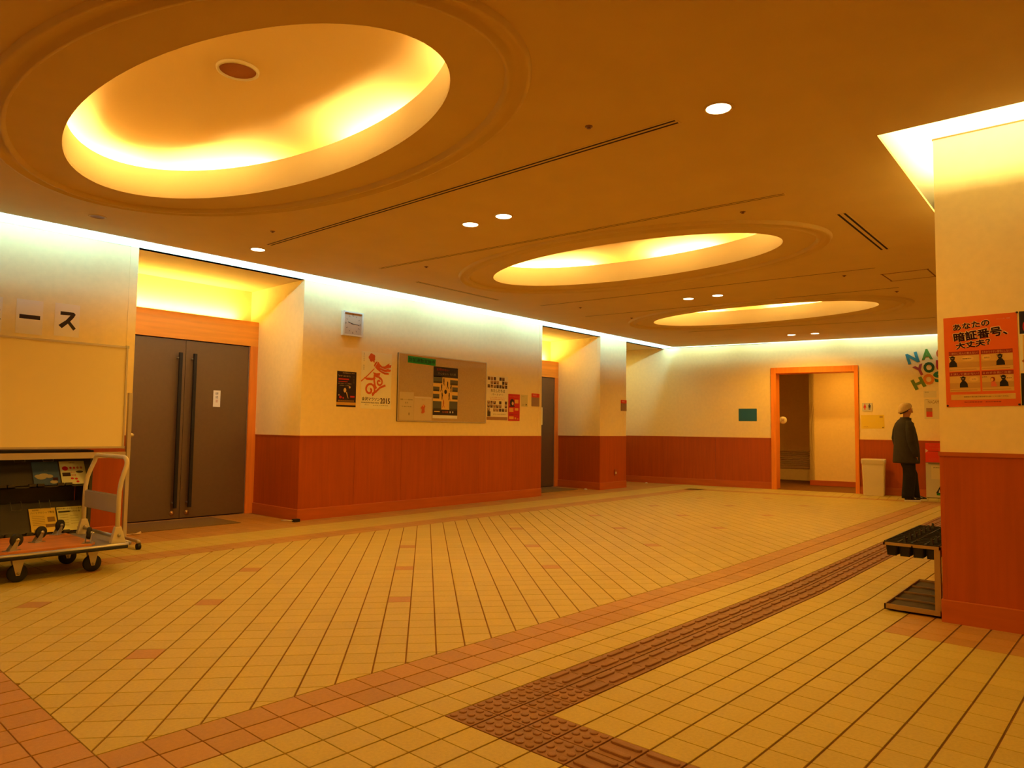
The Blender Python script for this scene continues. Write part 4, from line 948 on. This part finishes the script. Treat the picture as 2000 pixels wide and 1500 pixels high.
M_RACK = mat('dark_rack', (.052, .045, .036), .5)
rk = empty('brochure_rack', (2.0, 7.35, 0), label='dark slanted brochure rack behind the whiteboard and platform cart', category='rack')
a = MB(); a.box((1.06, 7.46, .05), (2.53, 7.49, .885), M_RACK); a.box((1.06, 7.2, .865), (2.53, 7.47, .885), M_RACK); a.box((1.06, 7.13, .05), (2.56, 7.47, .10), M_RACK); a.build('back_panel', rk, (2, 7.47, .4))
for u in (1.06, 2.555):
    a = MB(); a.box((u-.012, 7.15, 0), (u+.012, 7.49, .885), M_RACK); a.build('side_panel', rk, (u, 7.3, .4))
for z in (.17, .585):
    a = MB(); a.hexa([(1.072, 7.20, z), (2.543, 7.20, z), (2.543, 7.215, z), (1.072, 7.215, z), (1.072, 7.36, z+.25), (2.543, 7.36, z+.25), (2.543, 7.375, z+.25), (1.072, 7.375, z+.25)], M_RACK)
    sh = a.build('slanted_shelf', rk, (2, 7.3, z))
    for k in range(6):
        u = 2.335+.012-k*.218
        b = MB(); x0, x1 = u-.205, u; b.box((x0, 7.165, z-.02), (x0+.05, 7.20, z+.012), M_RACK); b.box((x1-.05, 7.165, z-.02), (x1, 7.20, z+.012), M_RACK); b.box((x0, 7.165, z-.02), (x1, 7.20, z-.010), M_RACK)
        if k == 0:
            x0 += .218; x1 += .218
            b.box((x0, 7.165, z-.02), (x0+.05, 7.20, z+.012), M_RACK); b.box((x1-.05, 7.165, z-.02), (x1, 7.20, z+.012), M_RACK); b.box((x0, 7.165, z-.02), (x1, 7.20, z-.010), M_RACK)
        b.build('ledge', sh, (u, 7.18, z))
        b = MB(); c = u-.10+(.218 if False else 0)
        b.tube([(c-.04, 7.335, z+.27), (c-.04, 7.28, z+.20), (c+.04, 7.28, z+.20), (c+.04, 7.335, z+.27)], .0025, M_STEEL, 6); b.build('wire_clip', sh, (c, 7.3, z+.2))
def bro(u, z, m, draw, lb):
    n = V((0, .16, .25)).normalized(); f = Fr((u, 7.188, z-.004), (1, 0, 0), n)
    sheet('brochure', f, .205, .235, m, draw, lb, 'leaflet', 'leaflets in the brochure rack')
bro(2.122, .585, mat('sky_print', (.06, .12, .32), .35), lambda p, f, w, h: ([fcirc(p, f, w*x, h*y, w*r, h*r*.5, .003+i*.0002, paint(170, 165, 150), 14) for i, (x, y, r) in enumerate(((.2, .38, .15), (.4, .40, .2), (.6, .37, .15), (.3, .34, .2), (.75, .12, .15)))], frect(p, f, w*.72, h*.18, w*.92, h*.3, .005, paint(60, 20, 15)), ftext(p, f, '大空', w*.5, h*.62, h*.06, paint(120, 130, 170), .003)), 'blue leaflet with clouds on the upper rack shelf')
bro(2.338, .585, mat('pale_print', (.70, .72, .50), .35), lambda p, f, w, h: (fcirc(p, f, w*.2, h*.68, w*.12, w*.11, .003, RED), [fcirc(p, f, w*(.42+i*.14), h*.70, w*.05, w*.06, .003, paint(200, 70, 40) if i < 2 else paint(180, 120, 90), 12) for i in range(4)], frect(p, f, w*.06, h*.34, w*.38, h*.5, .003, paint(50, 30, 35)), fcirc(p, f, w*.75, h*.52, w*.15, h*.05, .003, paint(60, 60, 40)), ftext(p, f, '中の', w*.48, h*.5, h*.08, RED, .003), ftext(p, f, '記憶', w*.5, h*.38, h*.08, RED, .003), [fcirc(p, f, w*x, h*y, w*.06, w*.05, .003, RED, 12) for x, y in ((.42, .24), (.58, .22), (.62, .1))], ftext(p, f, '加賀宝生', w*.5, h*.93, h*.05, INK, .003)), 'pale leaflet with red dots on the upper rack shelf')
bro(2.122, .175, mat('yellow_print', (.78, .58, .10), .45), lambda p, f, w, h: (ftext(p, f, '金沢市民', w*.25, h*.93, h*.05, INK, .003), ftext(p, f, 'ハートフルシップ教室', w*.5, h*.82, h*.09, INK, .003, w=w*.9), frect(p, f, w*.65, h*.42, w*.93, h*.62, .003, paint(150, 120, 60)), frect(p, f, w*.55, h*.2, w*.98, h*.33, .003, paint(130, 100, 50)), frect(p, f, w*.1, h*.04, w*.4, h*.15, .003, paint(160, 130, 60)), [frect(p, f, w*.08, h*(.66-i*.07), w*.55, h*(.67-i*.07), .003, paint(120, 90, 30)) for i in range(6)]), 'yellow printed leaflet on the lower rack shelf')
bro(2.338, .175, mat('green_white_print', (.74, .74, .38), .45), lambda p, f, w, h: (ftext(p, f, '観光を調べるならここにある', w*.5, h*.92, h*.07, INK, .003, w=w*.96), frect(p, f, w*.05, h*.76, w*.5, h*.83, .003, paint(60, 60, 40)), ftext(p, f, '金沢の本', w*.7, h*.8, h*.09, INK, .003), [frect(p, f, w*(.08+.4*(i % 2)), h*(.66-i*.055), w*(.4+.4*(i % 2)), h*(.668-i*.055), .003, paint(100, 100, 50)) for i in range(9)], ftext(p, f, '石川', w*.75, h*.1, h*.07, paint(110, 100, 50), .003)), 'pale green text leaflet at the right end of the lower rack shelf')

# ================================================================== PLATFORM CART
ct = empty('platform_cart', (1.85, 6.2, 0), label='platform hand cart with a cream tube handle parked at the left edge', category='cart')
U0, U1, V0, V1, ZP = 1.32, 2.43, 5.91, 6.70, .205
a = MB(); a.box((U0, V0+.01, ZP-.018), (U1-.01, V1-.01, ZP), mat('blue_grey_deck', (.20, .19, .20), .5)); a.build('deck', ct, (1.9, 6.2, ZP))
a = MB()
for y in (V0, V1): a.tube([(U0, y, ZP-.012), (U1-.05, y, ZP-.012), (U1, y+(.05 if y == V0 else -.05), ZP-.012)], .017, M_STEEL, 10)
a.tube([(U1, V0+.05, ZP-.012), (U1, V1-.05, ZP-.012)], .017, M_STEEL, 10); a.build('edge_rail', ct, (1.9, 6.2, ZP))
a = MB(); a.tube([(U0, V0-.010, ZP-.024), (U1-.04, V0-.010, ZP-.024)], .014, M_RUBBER, 8); a.build('bumper', ct, (1.9, V0, ZP))
HU = 2.335; zt = .865
def hpt(v, z): return (HU+.10*(z-ZP)/(zt-ZP)*0+(.0), v, z)
hp_ = [hpt(V0+.05, ZP), hpt(V0+.055, .55)] 
def arc(cx, cz, r, a0, a1, n, sgn=1): return [(HU, cx+r*cos(R(a0+(a1-a0)*k/n))*sgn, cz+r*sin(R(a0+(a1-a0)*k/n))) for k in range(n+1)]
vl, vr = V0+.05, V1-.05
hp_ = [(HU, vl, ZP+.005), (HU, vl, .50), (HU+.002, vl, .60), (HU+.014, vl+.002, .68), (HU+.034, vl+.008, .745), (HU+.05, vl+.014, .79)]
hp_ += [(HU+.058, vl+.018+.065*(1-cos(R(q))), .797+.065*sin(R(q))) for q in (18, 36, 54, 72, 90)]
hp_ += [(p[0], (vl+vr)-p[1], p[2]) for p in reversed(hp_)]
a = MB(); a.tube(hp_, .017, M_PAINTW, 12); a.build('handle', ct, (HU, 6.2, .5))
a = MB(); a.box((HU-.006, vl, .435), (HU+.006, vr, .565), mat('handle_plate', (.46, .40, .36), .45)); bevel(a, 0) if False else a.build('handle_plate', ct, (HU, 6.2, .5))
a = MB(); a.tube([(HU+.008, vl+.01, .567), (HU+.008, vr-.01, .567)], .006, M_STEEL, 6); a.tube([(HU+.008, vl+.01, .433), (HU+.008, vr-.01, .433)], .006, M_STEEL, 6); a.tube([(HU, vl, .255), (HU, vr, .255)], .012, M_STEEL, 8); a.build('cross_tube', ct, (HU, 6.2, .4))
for y in (vl, vr):
    a = MB(); s_ = .013 if y == vl else -.013
    a.hexa([(HU-.05, y-.022, ZP), (HU+.06, y-.022, ZP), (HU+.06, y+.022, ZP), (HU-.05, y+.022, ZP), (HU-.022, y-.022, ZP+.125), (HU+.022, y-.022, ZP+.125), (HU+.022, y+.022, ZP+.125), (HU-.022, y+.022, ZP+.125)], M_PAINTW)
    bo_ = bevel(a.build('handle_bracket', ct, (HU, y, ZP)), .004); b = MB(); b.lathe((HU+.005, y-.024, ZP+.06), [(.014, 0), (.014, .006), (.007, .014)], M_STEEL, 8, (0, -1, 0)); b.build('bolt', bo_, (HU, y, ZP))
for (x, y) in ((1.69, 5.99), (2.19, 6.03), (1.62, 6.48), (2.17, 6.48)):
    for yaw_ in (0,):
        a = MB(); r = .063; a.lathe((x, y-.017, r), [(.030, 0), (r-.004, 0), (r, .006), (r, .028), (r-.004, .034), (.030, .034)], M_RUBBER, 28, (0, 1, 0))
        wo = a.build('wheel', ct, (x, y, r))
        b = MB()
        for s_ in (-1, 1):
            yy = y+s_*.022
            b.hexa([(x-.012, yy-.002, r-.016), (x+.012, yy-.002, r-.016), (x+.012, yy+.002, r-.016), (x-.012, yy+.002, r-.016), (x-.045, yy-.002, ZP-.03), (x+.04, yy-.002, ZP-.03), (x+.04, yy+.002, ZP-.03), (x-.045, yy+.002, ZP-.03)], M_ALU)
        b.box((x-.045, y-.024, ZP-.034), (x+.04, y+.024, ZP-.026), M_ALU); b.lathe((x, y-.028, r), [(.010, 0), (.010, .056)], M_STEEL, 10, (0, 1, 0)); b.build('fork', wo, (x, y, .1))
# upturned dolly on the cart
dt = empty('upturned_dolly', (1.8, 6.2, ZP), label='worn plywood dolly lying upside down on the platform cart with casters up', category='dolly')
a = MB(); a.prism([(1.33, 5.915), (2.14, 5.92), (2.19, 5.99), (2.21, 6.66), (1.33, 6.67)], ZP+.001, ZP+.020, M_PLY); bevel(a.build('board', dt, (1.8, 6.2, ZP)), .003)
for x, y, an in ((1.645, 5.975, 20), (1.89, 6.28, 25), (2.125, 6.60, 35), (2.135, 5.975, 60)):
    z0 = ZP+.02; d = V((cos(R(an)), sin(R(an)), 0)); s_ = V((-d.y, d.x, 0)); c = V((x, y, z0))
    a = MB(); a.obox(c+V((0, 0, .002)), d*.045, s_*.034, V((0, 0, .002)), M_STEEL)
    for sg in (-1, 1):
        q = c+s_*sg*.018
        a.hexa([q-d*.028-s_*.0015+V((0, 0, .004)), q+d*.022-s_*.0015+V((0, 0, .004)), q+d*.022+s_*.0015+V((0, 0, .004)), q-d*.028+s_*.0015+V((0, 0, .004)),
                q+d*.022-s_*.0015+V((0, 0, .076)), q+d*.044-s_*.0015+V((0, 0, .076)), q+d*.044+s_*.0015+V((0, 0, .076)), q+d*.022+s_*.0015+V((0, 0, .076))], M_STEEL)
    fo = a.build('caster_fork', dt, c)
    b = MB(); wc_ = c+d*.032+V((0, 0, .070)); b.lathe(wc_-s_*.012, [(.014, 0), (.041, 0), (.045, .004), (.045, .020), (.041, .024), (.014, .024)], M_RUBBER, 28, s_); b.lathe(wc_-s_*.021, [(.013, 0), (.013, .042)], M_STEEL, 12, s_); b.build('caster_wheel', fo, wc_)

# ================================================================== SEEDLING TRAY TROLLEY
tr = empty('shelf_trolley', (5.6, 1.03, 0), label='low two deck metal trolley standing against the pillar corner', category='trolley')
M_TR = mat('trolley_metal', (.42, .27, .12), .45, metal=.3)
Z1, Z2 = .045, .415
a = MB(); a.box((5.12, .868, Z1-.035), (6.15, 1.19, Z1-.03), M_TR)
for q in (((5.12, .868, Z1-.035), (5.128, 1.19, Z1)), ((6.142, .868, Z1-.035), (6.15, 1.19, Z1)), ((5.12, .868, Z1-.035), (6.15, .876, Z1)), ((5.12, 1.182, Z1-.035), (6.15, 1.19, Z1))): a.box(*q, M_TR)
a.build('lower_deck', tr, (5.6, 1.03, Z1))
a = MB()
for q in (((5.12, .868, Z2), (5.13, 1.19, Z2+.018)), ((6.25, .868, Z2), (6.26, 1.19, Z2+.018)), ((5.12, .868, Z2), (6.26, .878, Z2+.018)), ((5.12, 1.18, Z2), (6.26, 1.19, Z2+.018)), ((5.12, 1.02, Z2), (6.26, 1.03, Z2+.01))): a.box(*q, M_TR)
a.build('upper_frame', tr, (5.6, 1.03, Z2))
for x in (5.145, 6.12):
    a = MB(); a.box((x-.02, .872, .03), (x+.02, .905, Z2), M_TR); a.build('post', tr, (x, .88, .2))
    a = MB(); a.lathe((x-.006, .882, .022), [(.020, 0), (.022, .003), (.022, .015), (.02, .018)], M_BLACK, 16, (1, 0, 0)); a.build('caster', tr, (x, .88, .02))
def tray(u0, v0, nu, nv, z, pit, lb, deep=.085):
    s_ = pit; a = MB()
    M_T = mat('black_tray', (.014, .013, .011), .5)
    for i in range(nu+1): a.box((u0+i*s_-.004, v0, z), (u0+i*s_+.004, v0+nv*s_, z+.006), M_T)
    for j in range(nv+1): a.box((u0, v0+j*s_-.004, z), (u0+nu*s_, v0+j*s_+.004, z+.006), M_T)
    o = a.build('seedling_tray', None, (u0, v0, z), label=lb, category='tray')
    cm = None
    for i in range(nu):
        for j in range(nv):
            c = ((u0+(i+.5)*s_), v0+(j+.5)*s_, z)
            if cm is None:
                b = MB()
                def sq(h, zz): return [(sx*h*(1 if k else .8)*(1), sy*h*(.8 if k else 1), zz) for sx, sy in ((1, 1), (-1, 1), (-1, -1), (1, -1)) for k in ((0, 1) if sx*sy > 0 else (1, 0))]
                b.loft([sq(s_*.48, .004), sq(s_*.44, -.02), sq(s_*.36, -deep)], M_T, False, False); b.add(sq(s_*.36, -deep), [tuple(range(8))], M_T)
                cm = bpy.data.meshes.new('cell'); cm.from_pydata(b.v, [], b.f); cm.materials.append(M_T); cm.update()
            put('cell', cm, o, c)
            if j in (0, 2) and i % 2 == 0:
                b = MB()
                for ox, lean in ((-.014, .012), (.016, -.010)):
                    x, y = c[0]+ox, c[1]
                    b.hexa([(x-.006, y-.006, z), (x+.006, y-.006, z), (x+.006, y+.010, z), (x-.006, y+.010, z), (x-.005+lean, y+.002, z+.040), (x+.005+lean, y+.002, z+.040), (x+.005+lean, y+.012, z+.040), (x-.005+lean, y+.012, z+.040)], M_T)
                b.build('locking_tab', o, c)
    return o
tray(5.135, .882, 14, 4, Z2+.019, .0755, 'black plastic seedling tray with open cells on the upper deck of the trolley')
a = MB(); M_MUD = mat('muddy_black', (.07, .04, .022), .6, var=.8, scale=9)
a.box((5.13, .878, Z1-.03), (6.14, 1.18, Z1-.012), M_MUD); o = a.build('muddy_tray', None, (5.6, 1.03, Z1), label='flat soil stained black tray on the lower deck of the trolley', category='tray')
for k in range(4):
    b = MB(); b.box((5.36+k*.25-.004, .878, Z1-.012), (5.36+k*.25+.006, 1.178, Z1-.002), mat('tray_rib', (.30, .17, .08), .5)); b.build('rib', o, (5.36+k*.25, 1, Z1))

# ================================================================== PERSON
PX = V((.645, -.764, 0)); PY = V((.764, .645, 0)); PO = V((13.70, 2.80, 0))
def L(x, y, z): return PO + PX*x + PY*y + V((0, 0, z))      # x forward (to the right in the picture), y away from the camera
SKIN = mat('skin', (.50, .20, .09), .55)
bm_v = []; bm_e = []; rad = []
def sv(p, r, prev=None):
    bm_v.append(p); rad.append(r); i = len(bm_v)-1
    if prev is not None: bm_e.append((prev, i))
    return i
pel = sv((-.01, 0, .88), .12); ab = sv((.01, 0, 1.02), .125, pel); ch = sv((-.01, 0, 1.20), .11, ab); nk0 = sv((-.01, 0, 1.34), .05, ch); nk = sv((.012, 0, 1.42), .052, nk0)
hd0 = sv((.03, 0, 1.475), .062, nk); hd1 = sv((.035, 0, 1.54), .085, hd0); hd2 = sv((.02, 0, 1.60), .07, hd1)
for s_ in (-1, 1):
    sh = sv((-.02, s_*.15, 1.27), .045, ch); el = sv((-.05, s_*.22, 1.04), .045, sh); wr = sv((.03, s_*.215, .79), .026, el); pm = sv((.045, s_*.213, .735), .032, wr)
    for k, (dx, ln) in enumerate(((.028, .055), (.010, .068), (-.008, .064), (-.024, .050))):
        a1 = sv((.045+dx*.9, s_*.213, .70), .010, pm); a2 = sv((.05+dx, s_*.208, .70-ln*.5), .0085, a1); sv((.045+dx, s_*.198, .70-ln), .0075, a2)
    t1 = sv((.075, s_*.205, .735), .011, pm); sv((.085, s_*.200, .70), .009, t1)
    hx_ = .0 if s_ < 0 else .03
    hp1 = sv((-.01, s_*.09, .84), .10, pel); kn = sv((.01 if s_ < 0 else .12, s_*.095, .46), .062, hp1); an_ = sv((-.05 if s_ < 0 else .15, s_*.095, .085), .038, kn); sv((.10 if s_ < 0 else .32, s_*.10, .035), .03, an_)
me = bpy.data.meshes.new('person'); me.from_pydata([tuple(L(*p)-PO) for p in bm_v], bm_e, [])
pe = bpy.data.objects.new('person', me); COL.objects.link(pe); pe.location = PO
md = pe.modifiers.new('skin', 'SKIN'); md.use_smooth_shade = True
for i, r_ in enumerate(rad): me.skin_vertices[0].data[i].radius = (r_, r_)
me.skin_vertices[0].data[0].use_root = True
sd = pe.modifiers.new('sub', 'SUBSURF'); sd.levels = 2; sd.render_levels = 2
me.materials.append(SKIN)
pe['label'] = 'person in a dark jacket and pale cap standing in profile by the far wall'; pe['category'] = 'person'
def oring(cx, cy, z, rx, ry, n=24, tx=0): return [L(cx+rx*cos(2*pi*k/n), cy+ry*sin(2*pi*k/n), z+tx*cos(2*pi*k/n)) for k in range(n)]
M_JK = mat('dark_jacket', (.030, .022, .012), .8, var=.3, scale=14)
M_TRO = mat('black_trousers', (.009, .008, .009), .85, var=.3, scale=16)
a = MB(); a.loft([oring(.0, 0, .635, .190, .235), oring(.0, 0, .66, .196, .24), oring(.006, 0, .80, .190, .235), oring(.006, 0, .95, .178, .225), oring(-.005, 0, 1.10, .165, .215), oring(-.015, 0, 1.22, .145, .205), oring(-.02, 0, 1.31, .125, .175), oring(-.02, 0, 1.36, .095, .12), oring(-.012, 0, 1.385, .075, .085), oring(-.008, 0, 1.41, .07, .075)], M_JK)
for s_ in (-1, 1):
    a.loft([[L(*q) for q in [(cx+r_*cos(2*pi*k/14), s_*cy+r_*.85*sin(2*pi*k/14)*(1), z) for k in range(14)]] for cx, cy, z, r_ in ((.035, .222, .745, .052), (.03, .225, .80, .058), (-.02, .235, .95, .066), (-.045, .232, 1.05, .070), (-.035, .205, 1.20, .072), (-.02, .165, 1.31, .065), (-.02, .12, 1.35, .04))], M_JK)
a.build('jacket', pe, PO)
a = MB(); a.loft([[L(*q) for q in [(.062+.03*cos(2*pi*k/8)+(.0), -.02+.006*sin(2*pi*k/8), z) for k in range(8)]] for z in (1.33, 1.40)], M_JK); a.build('collar', pe, PO)
a = MB()
for s_, kx, ax in ((-1, -.01, -.045), (1, .12, .155)):
    n = 18
    def lr(cx, z, rx, ry): return [L(cx+rx*cos(2*pi*k/n), s_*.09+ry*sin(2*pi*k/n), z) for k in range(n)]
    a.loft([lr(ax+.015, .050, .100, .080), lr(ax+.01, .10, .098, .076), lr((ax+kx)/2+.01, .26, .098, .082), lr(kx+.01, .45, .100, .088), lr(kx*.5, .62, .10, .092), lr(-.005, .80, .125, .105), lr(-.01, .92, .12, .10)], M_TRO)
a.build('trousers', pe, PO)
a = MB(); # cap pulled down at the back
a.loft([[L(hx+rx*cos(2*pi*k/20), ry*sin(2*pi*k/20), z+tl*cos(2*pi*k/20)) for k in range(20)] for hx, rx, ry, z, tl in ((-.004, .110, .094, 1.535, .062), (-.006, .110, .094, 1.562, .058), (-.012, .095, .085, 1.612, .035), (-.02, .07, .064, 1.638, .02), (-.025, .03, .03, 1.652, .006))], mat('pale_cap', (.62, .44, .20), .85, var=.15, scale=60))
a.build('cap', pe, PO)
a = MB(); a.loft([[L(.0+rx*cos(2*pi*k/16), ry*sin(2*pi*k/16), z+tl*cos(2*pi*k/16)) for k in range(16)] for rx, ry, z, tl in ((.082, .080, 1.515, .055), (.094, .085, 1.545, .055))], mat('dark_hair', (.02, .01, .006), .8), False)
a.build('hair', pe, PO)
a = MB(); FX = .118
for s_ in (-1, 1):
    a.lathe(L(FX-.012, s_*.030, 1.530), [(.009, 0), (.007, .004), (.001, .005)], mat('eye_white', (.5, .4, .3), .3), 10, PX, cap=False)
    a.lathe(L(FX-.007, s_*.030, 1.530), [(.004, 0), (.001, .002)], M_BLACK, 8, PX, cap=False)
    a.tube([L(FX-.014, s_*.045, 1.552), L(FX-.006, s_*.03, 1.556), L(FX-.004, s_*.012, 1.552)], .0035, mat('dark_hair', (.02, .01, .006), .8), 6)
    a.lathe(L(.02, s_*.082, 1.515), [(.018, 0), (.022, .006), (.012, .012), (.001, .010)], SKIN, 12, PY*s_, cap=False)
a.loft([[L(x, y, z) for x, y, z in ((FX-.012, -.006, zz), (FX+dx, -.012*wd, zz), (FX+dx+.004, 0, zz), (FX+dx, .012*wd, zz), (FX-.012, .006, zz))] for zz, dx, wd in ((1.545, -.006, .6), (1.52, .002, .8), (1.500, .010, 1.2), (1.490, -.002, 1.0))], SKIN)
a.tube([L(.082, -.020, 1.470), L(.094, 0, 1.473), L(.082, .020, 1.470)], .0035, mat('lips', (.35, .10, .06), .5), 8)
a.build('face', pe, PO)
for s_, x0 in ((-1, -.095), (1, .125)):
    a = MB(); n = 20
    def foot(z, sc_, top=0):
        out = []
        for k in range(n):
            an = 2*pi*k/n; xx = cos(an); wd = .048*(1+.12*xx)*sc_
            out.append(L(x0+.135+.140*xx*sc_-(.02*top), s_*.10+wd*sin(an), z))
        return out
    a.loft([foot(0, 1), foot(.024, 1.0), foot(.026, .97)], M_PAPER, True, False)
    so = a.build('shoe', pe, L(x0+.1, s_*.1, 0)); b = MB()
    def up_(z, xa, xb, wd): return [L((xa+xb)/2+(xb-xa)/2*cos(2*pi*k/n), s_*.10+wd*sin(2*pi*k/n), z) for k in range(n)]
    b.loft([up_(.026, x0+.0, x0+.27, .045), up_(.05, x0+.0, x0+.255, .043), up_(.07, x0+.0, x0+.18, .04), up_(.095, x0+.0, x0+.11, .038)], M_BLACK); b.build('upper', so, PO)
    b = MB()
    for sd_ in (-1, 1):
        b.tube([L(x0+.02, s_*.10+sd_*.044, .055), L(x0+.07, s_*.10+sd_*.045, .05), L(x0+.12, s_*.10+sd_*.043, .068), L(x0+.17, s_*.10+sd_*.04, .045)], .0045, M_PAPER, 6)
    b.build('side_stripe', so, PO)
